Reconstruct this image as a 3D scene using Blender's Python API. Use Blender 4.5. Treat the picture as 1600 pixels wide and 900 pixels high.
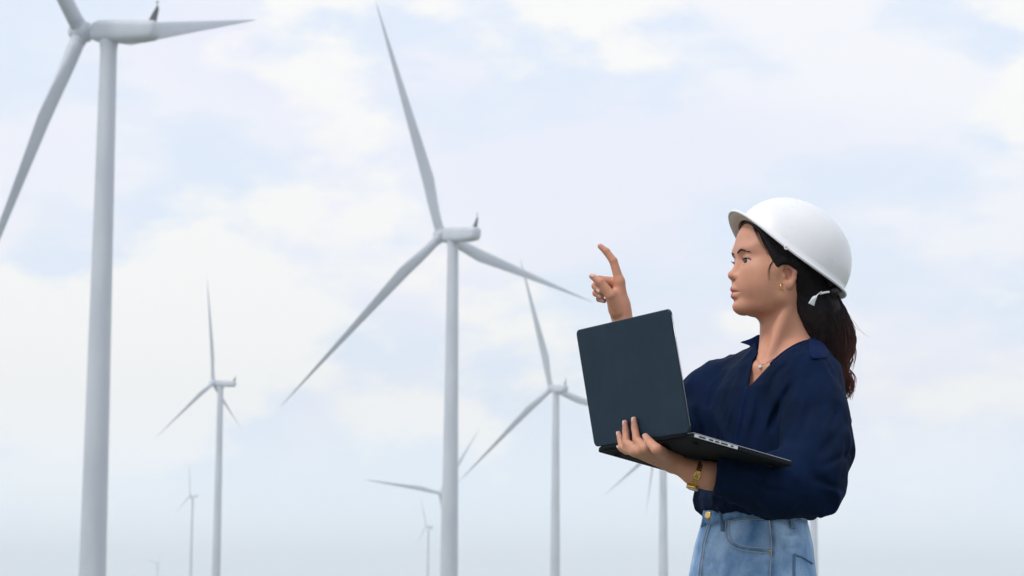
import bpy, math, numpy as np
from mathutils import Vector, Matrix
from mathutils.bvhtree import BVHTree

for o in list(bpy.data.objects):
    bpy.data.objects.remove(o)
SC = bpy.context.scene
COL = SC.collection
R = math.radians

# ------------------------------------------------------------------ camera
F_PX = 85 / 36 * 1600
PITCH, ROLL, CAM_H, DIST = R(7.7), .008, .79, 4.9
fw = Vector((0, math.cos(PITCH), math.sin(PITCH)))
up0 = Vector((0, -math.sin(PITCH), math.cos(PITCH)))
rt0 = Vector((1, 0, 0))
rt = rt0 * math.cos(ROLL) + up0 * math.sin(ROLL)
up = up0 * math.cos(ROLL) - rt0 * math.sin(ROLL)
cd = bpy.data.cameras.new('camera')
cam = bpy.data.objects.new('camera', cd)
COL.objects.link(cam)
cam.location = (0, 0, CAM_H)
cam.rotation_euler = Matrix((rt, up, -fw)).transposed().to_euler()
cd.lens, cd.sensor_width = 85, 36
cd.clip_start, cd.clip_end = .1, 60000
cd.dof.use_dof = True
cd.dof.focus_distance = 4.75
cd.dof.aperture_fstop = 13
SC.camera = cam

# ------------------------------------------------------------------ sky
SUN_EL, SUN_AZ = R(50), R(-125)          # azimuth measured from +Y towards +X
w = bpy.data.worlds.new('World')
SC.world = w
w.use_nodes = True
nt = w.node_tree
nt.nodes.clear()
N, L = nt.nodes.new, nt.links.new
out = N('ShaderNodeOutputWorld')
bg = N('ShaderNodeBackground')
bg.inputs['Strength'].default_value = .105
L(bg.outputs[0], out.inputs[0])
sky = N('ShaderNodeTexSky')
sky.sky_type = 'NISHITA'
sky.sun_disc = False
sky.sun_elevation = SUN_EL
sky.sun_rotation = SUN_AZ
sky.air_density, sky.dust_density, sky.ozone_density = 1.0, 2.2, 1.0
tc = N('ShaderNodeTexCoord')
def wnoise(scale, detail, rough, seed, stretch):
    mp = N('ShaderNodeMapping')
    mp.inputs['Scale'].default_value = (1, 1, stretch)
    mp.inputs['Location'].default_value = (seed, seed * .37, seed * .71)
    L(tc.outputs['Generated'], mp.inputs[0])
    n = N('ShaderNodeTexNoise')
    n.inputs['Scale'].default_value = scale
    n.inputs['Detail'].default_value = detail
    n.inputs['Roughness'].default_value = rough
    L(mp.outputs[0], n.inputs['Vector'])
    return n.outputs['Fac']
def ramp(src, pts):
    r = N('ShaderNodeValToRGB')
    e = r.color_ramp.elements
    while len(e) < len(pts):
        e.new(.5)
    for i, (p, c) in enumerate(pts):
        e[i].position = p
        e[i].color = (*c, 1)
    r.color_ramp.interpolation = 'EASE'
    L(src, r.inputs[0])
    return r.outputs[0]
def mixc(f, a, b):
    m = N('ShaderNodeMix')
    m.data_type = 'RGBA'
    if isinstance(f, float): m.inputs[0].default_value = f
    else: L(f, m.inputs[0])
    for s, v in ((6, a), (7, b)):
        if isinstance(v, tuple): m.inputs[s].default_value = (*v, 1)
        else: L(v, m.inputs[s])
    return m.outputs[2]
CLOUD_A = wnoise(8.5, 7, .50, 3.1, 2.3)
CLOUD_B = wnoise(3.2, 4, .5, 8.3, 2.0)
# thin blue gaps between broad overlapping cloud banks
deck = mixc(ramp(CLOUD_B, [(.40, (0, 0, 0)), (.60, (1, 1, 1))]), (7.8, 7.95, 8.95), (8.6, 8.6, 8.95))
puff = mixc(ramp(CLOUD_A, [(.44, (0, 0, 0)), (.56, (1, 1, 1))]), (7.0, 7.7, 8.9), deck)
# heaped fair-weather clouds, only in the lower part of the sky
CLOUD_C = wnoise(9, 9, .55, 44.1, 1.9)
sx = N('ShaderNodeSeparateXYZ')
L(tc.outputs['Generated'], sx.inputs[0])
low = N('ShaderNodeMapRange')
low.interpolation_type = 'SMOOTHSTEP'
for k_, v_ in (('From Min', .12), ('From Max', .19), ('To Min', .06), ('To Max', -.05)):
    low.inputs[k_].default_value = v_
L(sx.outputs['Z'], low.inputs[0])
ad = N('ShaderNodeMath')
L(CLOUD_C, ad.inputs[0])
L(low.outputs[0], ad.inputs[1])
hor = N('ShaderNodeMapRange')
hor.interpolation_type = 'SMOOTHSTEP'
for k_, v_ in (('From Min', .02), ('From Max', .085), ('To Min', -.16), ('To Max', 0)):
    hor.inputs[k_].default_value = v_
L(sx.outputs['Z'], hor.inputs[0])
ad2 = N('ShaderNodeMath')
L(ad.outputs[0], ad2.inputs[0])
L(hor.outputs[0], ad2.inputs[1])
ad = ad2
heap = mixc(ramp(ad.outputs[0], [(.50, (0, 0, 0)), (.60, (1, 1, 1))]), puff, (9.1, 8.95, 8.75))
pale = N('ShaderNodeMapRange')                 # the sky pales and brightens to the horizon
pale.interpolation_type = 'SMOOTHSTEP'
for k_, v_ in (('From Min', .0), ('From Max', .10), ('To Min', .85), ('To Max', 0)):
    pale.inputs[k_].default_value = v_
L(sx.outputs['Z'], pale.inputs[0])
skyc = mixc(.92, sky.outputs[0], mixc(pale.outputs[0], heap, (10.9, 12.3, 14.0)))
L(skyc, bg.inputs['Color'])

# ------------------------------------------------------------------ sun behind thin cloud
sd = bpy.data.lights.new('sun', 'SUN')
sd.energy, sd.angle, sd.color = 1.25, R(12), (1, .95, .88)
sun = bpy.data.objects.new('sun', sd)
COL.objects.link(sun)
sdir = Vector((math.sin(SUN_AZ) * math.cos(SUN_EL), math.cos(SUN_AZ) * math.cos(SUN_EL), math.sin(SUN_EL)))
sun.rotation_euler = sdir.to_track_quat('Z', 'Y').to_euler()

SC.view_settings.view_transform = 'Standard'
SC.view_settings.look = 'None'
SC.view_settings.gamma = 1
SC.view_settings.use_curve_mapping = False
SC.view_settings.exposure = .2
SC.cycles.volume_step_rate = 4
SC.cycles.volume_max_steps = 64
SC.cycles.volume_bounces = 5

# ------------------------------------------------------------------ helpers
A = np.array
_f, _r, _u, _c = A(fw), A(rt), A(up), A((0, 0, CAM_H))
def W(px, py, d=0.0):
    """reference point (1600x900 grid) -> world point on the plane y = DIST + d"""
    v = _f + (px - 800) / F_PX * _r + (450 - py) / F_PX * _u
    return _c + v * ((DIST + d) / v[1])
def unit(v):
    v = A(v, float)
    return v / np.linalg.norm(v)

def principled(name, col, rough=.6, spec=.5, metal=0, sss=0, sssr=(1, .35, .18), coat=0, sheen=0):
    m = bpy.data.materials.new(name)
    m.use_nodes = True
    b = m.node_tree.nodes['Principled BSDF']
    b.inputs['Base Color'].default_value = (*col, 1)
    b.inputs['Roughness'].default_value = rough
    b.inputs['Specular IOR Level'].default_value = spec
    b.inputs['Metallic'].default_value = metal
    b.inputs['Coat Weight'].default_value = coat
    b.inputs['Sheen Weight'].default_value = sheen
    if sss:
        b.inputs['Subsurface Weight'].default_value = sss
        b.inputs['Subsurface Radius'].default_value = sssr
        b.inputs['Subsurface Scale'].default_value = .008
    return m
def nodes(m):
    t = m.node_tree
    return t, t.nodes['Principled BSDF']
def noise_tex(t, scale, detail=4, rough=.55, stretch=(1, 1, 1), coord='Object', rot=(0, 0, 0)):
    c = t.nodes.new('ShaderNodeTexCoord')
    mp = t.nodes.new('ShaderNodeMapping')
    mp.inputs['Scale'].default_value = stretch
    mp.inputs['Rotation'].default_value = rot
    n = t.nodes.new('ShaderNodeTexNoise')
    n.inputs['Scale'].default_value = scale
    n.inputs['Detail'].default_value = detail
    n.inputs['Roughness'].default_value = rough
    t.links.new(c.outputs[coord], mp.inputs[0])
    t.links.new(mp.outputs[0], n.inputs['Vector'])
    return n.outputs['Fac']
def vary(m, c1, c2, scale, lo=.35, hi=.65, **k):
    """base colour wandering between two real colours"""
    t, b = nodes(m)
    r = t.nodes.new('ShaderNodeValToRGB')
    r.color_ramp.elements[0].position, r.color_ramp.elements[1].position = lo, hi
    r.color_ramp.elements[0].color, r.color_ramp.elements[1].color = (*c1, 1), (*c2, 1)
    t.links.new(noise_tex(t, scale, **k), r.inputs[0])
    t.links.new(r.outputs[0], b.inputs['Base Color'])
    return r.outputs[0]
def bump(m, scale, strength, dist, **k):
    t, b = nodes(m)
    bp = t.nodes.new('ShaderNodeBump')
    bp.inputs['Strength'].default_value = strength
    bp.inputs['Distance'].default_value = dist
    t.links.new(noise_tex(t, scale, **k), bp.inputs['Height'])
    old = b.inputs['Normal']
    if old.is_linked:
        t.links.new(old.links[0].from_socket, bp.inputs['Normal'])
    t.links.new(bp.outputs[0], b.inputs['Normal'])
def rough_vary(m, lo, hi, scale, **k):
    t, b = nodes(m)
    mr = t.nodes.new('ShaderNodeMapRange')
    mr.inputs['From Min'].default_value, mr.inputs['From Max'].default_value = .3, .7
    mr.inputs['To Min'].default_value, mr.inputs['To Max'].default_value = lo, hi
    t.links.new(noise_tex(t, scale, **k), mr.inputs[0])
    t.links.new(mr.outputs[0], b.inputs['Roughness'])

def empty(name, loc, rz=0):
    o = bpy.data.objects.new(name, None)
    o.location = tuple(loc)
    o.rotation_euler = (0, 0, rz)
    o.empty_display_size = .2
    COL.objects.link(o)
    return o
def tag(o, label=None, cat=None, group=None, kind=None):
    for k, v in (('label', label), ('category', cat), ('group', group), ('kind', kind)):
        if v: o[k] = v
    return o
def mesh_obj(name, V, F, mat, parent=None, smooth=True, origin=None, col=None, angle=None):
    """V in world metres; the object's origin is its thing's base"""
    V = np.asarray(V, dtype=np.float64)
    org = A(origin, float) if origin is not None else (ORG[0] if parent is not None else np.zeros(3))
    me = bpy.data.meshes.new(name)
    F = [tuple(int(i) for i in f) for f in F] if not isinstance(F, np.ndarray) else F
    if isinstance(F, np.ndarray):
        me.vertices.add(len(V)); me.vertices.foreach_set('co', (V - org).astype(np.float32).ravel())
        k = F.shape[1]
        me.loops.add(F.size); me.loops.foreach_set('vertex_index', F.astype(np.int32).ravel())
        me.polygons.add(len(F)); me.polygons.foreach_set('loop_start', np.arange(0, F.size, k, dtype=np.int32))
        me.update(calc_edges=True); me.validate()
    else:
        me.from_pydata([tuple(v) for v in (V - org)], [], F)
    if smooth:
        me.polygons.foreach_set('use_smooth', np.ones(len(me.polygons), dtype=bool))
    if col is not None:
        a = me.color_attributes.new('tint', 'FLOAT_COLOR', 'POINT')
        a.data.foreach_set('color', np.column_stack([col, np.ones(len(col))]).astype(np.float32).ravel())
    me.materials.append(mat)
    if angle is not None:
        me.set_sharp_from_angle(angle=angle)
    o = bpy.data.objects.new(name, me)
    COL.objects.link(o)
    if parent is None:
        o.location = tuple(org)
    else:
        o.parent = parent
    return o
ORG = [np.zeros(3)]

class MB:
    """collects pieces into one mesh"""
    def __init__(s): s.V, s.F, s.n = [], [], 0
    def add(s, V, F):
        s.V.append(np.asarray(V, float)); s.F += [tuple(int(i) + s.n for i in f) for f in F]; s.n += len(V)
        return s
    def tube(s, P, rad, n=10, cap=True, flat=None, nrm=None):
        P = np.asarray(P, float); m = len(P)
        rad = np.broadcast_to(np.asarray(rad, float), (m,)) if np.ndim(rad) < 2 else np.asarray(rad)
        T = np.gradient(P, axis=0); T /= np.linalg.norm(T, axis=1)[:, None] + 1e-12
        ref = A(nrm, float) if nrm is not None else (A((0, 0, 1.)) if abs(T[0][2]) < .9 else A((1., 0, 0)))
        V = []
        a = np.linspace(0, 2 * math.pi, n, endpoint=False)
        for i in range(m):
            x = ref - T[i] * (ref @ T[i]); x /= np.linalg.norm(x) + 1e-12
            y = np.cross(T[i], x)
            if nrm is None: ref = x
            rr = rad[i]
            rx, ry = (rr, rr * (flat or 1)) if np.ndim(rr) == 0 else rr
            V.append(P[i] + np.outer(np.cos(a) * rx, x) + np.outer(np.sin(a) * ry, y))
        V = np.concatenate(V)
        F = [(i * n + j, i * n + (j + 1) % n, (i + 1) * n + (j + 1) % n, (i + 1) * n + j) for i in range(m - 1) for j in range(n)]
        if cap:
            F += [tuple(range(n - 1, -1, -1)), tuple((m - 1) * n + j for j in range(n))]
        return s.add(V, F)
    def box(s, c, X, Y, Z):
        """half-axis vectors"""
        c, X, Y, Z = (A(v, float) for v in (c, X, Y, Z))
        V = [c + i * X + j * Y + k * Z for i in (-1, 1) for j in (-1, 1) for k in (-1, 1)]
        return s.add(V, [(0, 1, 3, 2), (4, 6, 7, 5), (0, 4, 5, 1), (2, 3, 7, 6), (0, 2, 6, 4), (1, 5, 7, 3)])
    def build(s, name, mat, parent=None, **k):
        return mesh_obj(name, np.concatenate(s.V), s.F, mat, parent, **k)
def spline(P, n):
    """Catmull-Rom through the points"""
    P = np.asarray(P, float); P = np.vstack([2 * P[0] - P[1], P, 2 * P[-1] - P[-2]])
    out = []
    m = len(P) - 3
    for t in np.linspace(0, m, n):
        i = min(int(t), m - 1); u = t - i
        a, b, c, d = P[i:i + 4]
        out.append(.5 * (2 * b + (c - a) * u + (2 * a - 5 * b + 4 * c - d) * u * u + (3 * b - a - 3 * c + d) * u ** 3))
    return A(out)
def bevel(o, wdt, seg=2, ang=R(40)):
    m = o.modifiers.new('bevel', 'BEVEL'); m.width = wdt; m.segments = seg; m.limit_method = 'ANGLE'; m.angle_limit = ang
    m.harden_normals = False

# ------------------------------------------------------------------ ground and air
mg = principled('field grass', (.07, .09, .035), .95, .2)
vary(mg, (.10, .13, .09), (.22, .22, .19), .35, detail=8)
bump(mg, 3, .6, .05, detail=8)
G = 26
gx = np.linspace(-4500, 4500, G); gy = np.linspace(-2500, 6500, G)
V = [(x, y, 0) for y in gy for x in gx]
F = [(j * G + i, j * G + i + 1, (j + 1) * G + i + 1, (j + 1) * G + i) for j in range(G - 1) for i in range(G - 1)]
tag(mesh_obj('ground', V, F, mg), kind='structure')
hz = MB().box((0, 2000, 80), (4510, 0, 0), (0, 4510, 0), (0, 0, 81))
mh = bpy.data.materials.new('haze air'); mh.use_nodes = True
t = mh.node_tree; t.nodes.clear()
o_ = t.nodes.new('ShaderNodeOutputMaterial'); pv = t.nodes.new('ShaderNodeVolumePrincipled')
pv.inputs['Color'].default_value = (.925, .972, 1, 1)
pv.inputs['Density'].default_value = .00031
pv.inputs['Anisotropy'].default_value = 0
t.links.new(pv.outputs[0], o_.inputs['Volume'])
HAZE = tag(hz.build('haze', mh, smooth=False), kind='stuff')

# ------------------------------------------------------------------ wind turbines
mt = principled('turbine paint', (.60, .62, .66), .42)
vary(mt, (.50, .54, .61), (.59, .625, .685), .25, detail=5, stretch=(1, 1, .25))
rough_vary(mt, .35, .55, .8)
mtd = principled('turbine dark fittings', (.05, .055, .06), .6)
def blade_mesh():
    """blade along +Z, chord along X, pressure side -Y; 57 m"""
    n, m = 30, 16
    V, F = [], []
    for i in range(n):
        s = (i / (n - 1)) ** 1.05
        z = 1.0 + 56 * s
        if s < .22:
            k = s / .22; k = k * k * (3 - 2 * k); ch = 2.15 + (3.15 - 2.15) * k; th = 2.15 + (.95 - 2.15) * k
        else:
            k = (s - .22) / .78; ch = 3.15 * (1 - k) ** .92 * (1 - .12 * k) + .12; th = .30 * ch * (1 - .45 * k)
        tw = R(18) * (1 - s) ** 2
        blend = min(1, s / .24); blend = blend * blend * (3 - 2 * blend)
        for j in range(m):
            a = 2 * math.pi * j / m
            x = math.cos(a) * ch / 2; y = math.sin(a) * th / 2 * (1 - .55 * blend * max(0, -math.cos(a)))
            x -= blend * (ch / 2 - 1.05) * .9
            V.append((x * math.cos(tw) - y * math.sin(tw), x * math.sin(tw) + y * math.cos(tw) , z))
    F = [(i * m + j, i * m + (j + 1) % m, (i + 1) * m + (j + 1) % m, (i + 1) * m + j) for i in range(n - 1) for j in range(m)]
    F += [tuple(range(m - 1, -1, -1)), tuple((n - 1) * m + j for j in range(m))]
    return A(V), F
def me_from(name, V, F, mat, ang=None):
    o = mesh_obj(name, V, F, mat)
    if ang: o.data.set_sharp_from_angle(angle=ang)
    me = o.data
    bpy.data.objects.remove(o)
    return me
BL = me_from('blade', *blade_mesh(), mt)
b = MB(); nn = 24
b.tube([(0, 0, z) for z in (0, .6, .62)], [2.35, 2.35, 2.15], 48)
b.tube([(0, 0, z) for z in np.linspace(.6, 87.6, nn)], [2.12 - (2.12 - 1.3) * (i / (nn - 1)) for i in range(nn)], 48)
for z in (22, 45, 67): b.tube([(0, 0, z - .06), (0, 0, z + .06)], [2.12 - .82 * z / 87 + .03] * 2, 48)
b.tube([(0, 0, 87.4), (0, 0, 88.6)], [1.36, 1.5], 40)
TW = me_from('tower', np.concatenate(b.V), b.F, mt, R(40))
b = MB()                                            # door and steps at the tower foot
b.box((0, -2.16, 2.6), (.5, 0, 0), (0, .1, 0), (0, 0, 1.1)); b.box((0, -2.6, .9), (.7, 0, 0), (0, .5, 0), (0, 0, .08)); b.box((0, -3.2, .45), (.6, 0, 0), (0, .25, 0), (0, 0, .45))
DR = me_from('door', np.concatenate(b.V), b.F, mtd, R(30))
# nacelle: axis along +X (rotor side), origin at the tower axis, hub height
b = MB(); n_ = 32
def nac(x, wy, zh, zc):
    a = np.linspace(0, 2 * math.pi, n_, endpoint=False)
    c, s = np.cos(a), np.sin(a)
    p = 3.2
    return np.column_stack([np.full(n_, x), wy * np.sign(c) * abs(c) ** (2 / p), zc + zh * np.sign(s) * abs(s) ** (2 / p)])
secs = [(-9.0, .9, .9, .35), (-8.75, 1.25, 1.25, .25), (-8.2, 1.5, 1.55, .1), (-6, 1.68, 1.72, 0), (-2, 1.75, 1.8, 0), (1.4, 1.72, 1.78, 0), (2.3, 1.5, 1.55, 0), (2.75, 1.15, 1.2, 0), (2.8, .9, .9, 0)]
V = np.concatenate([nac(*q) for q in secs])
F = [(i * n_ + j, i * n_ + (j + 1) % n_, (i + 1) * n_ + (j + 1) % n_, (i + 1) * n_ + j) for i in range(len(secs) - 1) for j in range(n_)]
F += [tuple(range(n_ - 1, -1, -1)), tuple((len(secs) - 1) * n_ + j for j in range(n_))]
NC = me_from('nacelle', V, F, mt, R(50))
b = MB()                                            # wind vane fin and mast on the nacelle's tail
b.add([(-8.6, -.09, 1.5), (-7.2, -.09, 1.7), (-8.9, -.05, 3.5), (-8.55, -.05, 4.2), (-8.6, .09, 1.5), (-7.2, .09, 1.7), (-8.9, .05, 3.5), (-8.55, .05, 4.2)],
      [(0, 1, 3, 2), (4, 6, 7, 5), (0, 2, 6, 4), (1, 5, 7, 3), (2, 3, 7, 6), (0, 4, 5, 1)])
b.tube([(-8.4, 0, 1.6), (-8.5, 0, 5.0)], [.07, .05], 6); b.box((-8.5, 0, 4.6), (.35, 0, 0), (0, .05, 0), (0, 0, .05))
VN = me_from('wind_vane', np.concatenate(b.V), b.F, mtd, R(30))
b = MB()                                            # spinner with three blade collars
b.tube([(x, 0, 0) for x in (-1.5, -1.2, 0, 1.0, 1.7, 2.1, 2.3)], [1.35, 1.62, 1.7, 1.55, 1.15, .65, .1], 32)
for k in range(3):
    a = k * 2 * math.pi / 3
    b.tube([(0, math.sin(a) * q, math.cos(a) * q) for q in (.6, 1.75, 2.0)], [1.25, 1.22, 1.12], 24)
HB = me_from('hub', np.concatenate(b.V), b.F, mt, R(50))
def mobj(name, me, parent, M):
    o = bpy.data.objects.new(name, me); COL.objects.link(o); o.parent = parent; o.matrix_local = M
    return o
def far_point(px, py, Y):
    v = _f + (px - 800) / F_PX * _r + (450 - py) / F_PX * _u
    return _c + v * (Y / v[1])
def turbine(px, py, Y, yaw, phase, cone, rad, sgn, label, towerscale=1.0, grp='wind turbines of the wind farm'):
    H = far_point(px, py, Y)
    a = A((-math.sin(yaw) * math.cos(.087), math.cos(yaw) * math.cos(.087), math.sin(.087)))
    h = A((math.cos(yaw), math.sin(yaw), 0.)); v = np.cross(h, a); v = v if v[2] > 0 else -v
    base = H - a * 4.6 * (rad / 57)
    root = empty('wind_turbine', (base[0], base[1], 0))
    tag(root, label, 'wind turbine', grp)
    k = rad / 57 if towerscale is None else towerscale
    zt = base[2] / 90.0
    mobj('tower', TW, root, Matrix.Diagonal((k, k, zt, 1)))
    mobj('door', DR, root, Matrix.Diagonal((k, k, 1, 1)))
    X = Vector(a); Z = Vector(v); Yv = Z.cross(X)
    rot = Matrix((X, Yv, Z)).transposed().to_4x4()
    sc = min(1.0, rad / 57) if rad > 60 else rad / 57
    nm = Matrix.Translation((0, 0, base[2])) @ rot @ Matrix.Scale(sc, 4)
    no = mobj('nacelle', NC, root, nm)
    mobj('wind_vane', VN, no, Matrix.Identity(4))
    hm = Matrix.Translation((H[0] - base[0], H[1] - base[1], H[2])) @ rot
    ph_rot = Matrix.Rotation(-phase if True else phase, 4, 'X')
    hub = bpy.data.objects.new('hub', HB); COL.objects.link(hub); hub.parent = root
    # hub spins so that its collars meet the blades
    d0 = v * math.cos(phase) + h * math.sin(phase)
    Zb = Vector(d0); Yb = Zb.cross(X)
    hub.matrix_local = Matrix.Translation((H[0] - base[0], H[1] - base[1], H[2])) @ Matrix((X, Yb, Zb)).transposed().to_4x4() @ Matrix.Scale(sc, 4)
    sc = rad / 57
    for i in range(3):
        al = phase + i * 2 * math.pi / 3 * sgn
        rr = v * math.cos(al) + h * math.sin(al)
        d = rr * math.cos(cone) + a * math.sin(cone)
        c = -np.cross(a, rr)                        # chord, trailing edge behind the turn
        c = unit(c); t_ = unit(np.cross(d, c))
        M = Matrix((Vector(c * CH_SIGN), Vector(t_ * CH_SIGN), Vector(d))).transposed().to_4x4()
        mobj('blade', BL, root, Matrix.Translation((H[0] - base[0], H[1] - base[1], H[2])) @ M @ Matrix.Rotation(BLADE_PITCH, 4, 'Z') @ Matrix.Scale(sc, 4))
    return root
CH_SIGN = 1
BLADE_PITCH = R(-20)
turbine(127, 50, 373, 1.13, -.764, .12, 66, -1, 'largest, nearest white wind turbine at the far left, its top blade cut off')
turbine(689, 368, 574, .70, -.317, .12, 58.2, -1, 'tall white wind turbine in the middle with all three long blades spread')
turbine(861, 607, 965, .46, -.266, .059, 54, -1, 'medium white turbine just left of the laptop, its right blade passing behind the laptop')
turbine(333, 598, 936, 1.21, -.104, .111, 40.9, -1, 'slim white turbine between the largest turbine and the middle one, one blade straight up', .85)
turbine(687, 770, 1790, .588, 4.844, .12, 62, 1, 'distant turbine hidden behind the middle tower, only its two blades showing on either side')
turbine(1022, 706, 1300, 1.302, 4.26, .2, 62, -1, 'hazy turbine whose tower stands under the laptop and whose hub is hidden behind it', 1.4)
turbine(1257, 640, 1150, 1.5, .3, .02, 48, -1, 'turbine hidden behind the woman, only a strip of its tower showing beside her jeans', 1.0)
turbine(297, 775, 2250, 1.3, -.1, .1, 32, -1, 'small faint turbine left of the slim turbine, seen low in the haze', .75)
turbine(666, 822, 2700, 1.15, -.4, .1, 34, -1, 'tiny faint turbine just left of the middle tower, low in the haze', .85)
turbine(245, 880, 4250, 1.0, .75, .1, 30, -1, 'barely visible farthest turbine at the bottom left, only its nacelle rising into the frame', 1)
# ------------------------------------------------------------------ implicit surface mesher (for body, cloth, hair)
def lattice(ix, iy, iz, s):
    h = (ix * 374761393 + iy * 668265263 + iz * 2147483647 + s * 974711) & 0xffffffff
    h = ((h ^ (h >> 13)) * 1274126177) & 0xffffffff
    return ((h ^ (h >> 16)) & 0xffff) / 32767.5 - 1
def vnoise(p, s=0):
    i = np.floor(p).astype(np.int64); f = p - i; f = f * f * (3 - 2 * f)
    o = 0
    for a in (0, 1):
        for b_ in (0, 1):
            for c in (0, 1):
                wgt = (f[..., 0] if a else 1 - f[..., 0]) * (f[..., 1] if b_ else 1 - f[..., 1]) * (f[..., 2] if c else 1 - f[..., 2])
                o = o + wgt * lattice(i[..., 0] + a, i[..., 1] + b_, i[..., 2] + c, s)
    return o
def smin(a, b_, k):
    h = np.maximum(k - np.abs(a - b_), 0)
    return np.minimum(a, b_) - h * h / (4 * k)
def smax(a, b_, k): return -smin(-a, -b_, k)
class Sdf:
    def __init__(s): s.ops = []
    def _op(s, f, c, r, k, mode): s.ops.append((f, A(c, float), r, k, mode)); return s
    def cone(s, a, b_, ra, rb, k=.01, mode='+'):
        a, b_ = A(a, float), A(b_, float); ba = b_ - a; l2 = ba @ ba + 1e-12; l_ = math.sqrt(l2)
        rr = ra - rb; il2 = 1 / l2; a2 = l2 - rr * rr
        def f(p):
            pa = p - a; y = pa @ ba; z = y - l2
            x2 = ((pa * l2 - ba * y[..., None]) ** 2).sum(-1); y2 = y * y * l2; z2 = z * z * l2
            kk = math.copysign(1, rr) * rr * rr * x2 if rr else 0 * x2
            d = (np.sqrt(np.maximum(x2 * a2 * il2, 0)) + y * rr) * il2 - ra
            d = np.where(np.sign(y) * a2 * y2 < kk, np.sqrt(x2 + y2) * il2 - ra, d)
            return np.where(np.sign(z) * a2 * z2 > kk, np.sqrt(x2 + z2) * il2 - rb, d)
        return s._op(f, (a + b_) / 2, l_ / 2 + max(ra, rb), k, mode)
    def chain(s, P, rad, k=.004, mode='+'):
        for i in range(len(P) - 1): s.cone(P[i], P[i + 1], rad[i], rad[i + 1], k if i == 0 else k, mode)
        return s
    def ell(s, c, r, M=None, k=.01, mode='+'):
        c, r = A(c, float), A(r, float)
        def f(p):
            q = p - c
            if M is not None: q = q @ M
            k0 = np.linalg.norm(q / r, axis=-1); k1 = np.linalg.norm(q / (r * r), axis=-1)
            return k0 * (k0 - 1) / (k1 + 1e-9)
        return s._op(f, c, float(r.max()), k, mode)
    def fn(s, f, c, r, k=.01, mode='+'): return s._op(f, c, r, k, mode)
    def loft(s, secs, k=.02, mode='+', p=2.0):
        """secs: (z, cx, cy, front-back, side, yaw), sorted upward"""
        S = A(secs, float); z0, z1 = S[0, 0], S[-1, 0]
        def f(q):
            z = np.clip(q[..., 2], z0, z1)
            cx, cy, fa, sb, yw = (np.interp(z, S[:, 0], S[:, i]) for i in range(1, 6))
            dx, dy = q[..., 0] - cx, q[..., 1] - cy
            u = dx * -np.cos(yw) + dy * -np.sin(yw); v = dx * np.sin(yw) - dy * np.cos(yw)
            m = (np.abs(u / fa) ** p + np.abs(v / sb) ** p) ** (1 / p)
            d = (m - 1) * np.minimum(fa, sb) * .95
            dz = np.abs(q[..., 2] - z)
            return np.where(dz > 0, np.sqrt(np.maximum(d, 0) ** 2 + dz ** 2) + np.minimum(d, 0) * (dz == 0), d)
        c = A(((S[0, 1] + S[-1, 1]) / 2, (S[0, 2] + S[-1, 2]) / 2, (z0 + z1) / 2))
        rad = max(np.linalg.norm(A((S[i, 1], S[i, 2], S[i, 0])) - c) + max(S[i, 3], S[i, 4]) for i in range(len(S)))
        return s._op(f, c, rad, k, mode)
    def eval(s, P, ctr, half):
        """P (B,n,3) samples in blocks with centres ctr and half-diagonals half"""
        d = np.full(P.shape[:2], 1.0)
        for f, c, r, k, mode in s.ops:
            m = np.linalg.norm(ctr - c, axis=1) < r * 1.02 + half + max(.03, k) * 1.7 + .01
            if not m.any(): continue
            v = f(P[m])
            if mode == '+': d[m] = smin(d[m], v, k)
            elif mode == '-': d[m] = smax(d[m], -v, k)
            elif mode == '&': d[m] = smax(d[m], v, k)
            else: d[m] = d[m] + v
        return d
    def mesh(s, lo, hi, h, margin=.012, nb=8):
        lo, hi = A(lo, float), A(hi, float)
        bs = nb * h
        nbk = np.ceil((hi - lo) / bs).astype(int)
        g = np.stack(np.meshgrid(*[np.arange(n) for n in nbk], indexing='ij'), -1).reshape(-1, 3)
        ctr = lo + (g + .5) * bs
        hd = bs * .5 * math.sqrt(3)
        d = np.empty(len(g))
        for q in range(0, len(g), 4000):
            sl = slice(q, q + 4000)
            d[sl] = s.eval(ctr[sl, None, :], ctr[sl], hd * 1.2 + margin)[:, 0]
        act = np.abs(d) < hd * 1.25 + margin
        g, ctr = g[act], ctr[act]
        ar = np.arange(nb + 1)
        off = np.stack(np.meshgrid(ar, ar, ar, indexing='ij'), -1).reshape(-1, 3)
        NX = nbk * nb + 2
        keys, verts, edges = [], [], []
        n1 = nb + 1
        for q in range(0, len(g), 1500):
            gb, cb = g[q:q + 1500], ctr[q:q + 1500]
            gi = gb[:, None, :] * nb + off[None]
            P = lo + gi * h
            v = s.eval(P, cb, hd).reshape(-1, n1, n1, n1)
            sg = v < 0
            num = np.zeros(v.shape[:1] + (nb,) * 3 + (3,)); cnt = np.zeros(v.shape[:1] + (nb,) * 3)
            for ax in range(3):
                for a in (0, 1):
                    for b_ in (0, 1):
                        o1 = [a, b_]; sl0 = [slice(None)]; sl1 = [slice(None)]
                        base = []
                        for x in range(3):
                            if x == ax:
                                sl0.append(slice(0, nb)); sl1.append(slice(1, nb + 1)); base.append(None)
                            else:
                                w_ = o1.pop(0); sl0.append(slice(w_, nb + w_)); sl1.append(slice(w_, nb + w_)); base.append(w_)
                        v0, v1 = v[tuple(sl0)], v[tuple(sl1)]
                        cr = (v0 < 0) != (v1 < 0)
                        tt = np.where(cr, v0 / np.where(cr, v0 - v1, 1), 0)
                        for x in range(3):
                            num[..., x] += np.where(cr, tt if x == ax else base[x], 0)
                        cnt += cr
            has = cnt > 0
            bi, i, j, k_ = np.nonzero(has)
            cell = gb[bi] * nb + np.stack([i, j, k_], -1)
            pos = lo + (cell + num[has] / cnt[has][:, None]) * h
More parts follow.
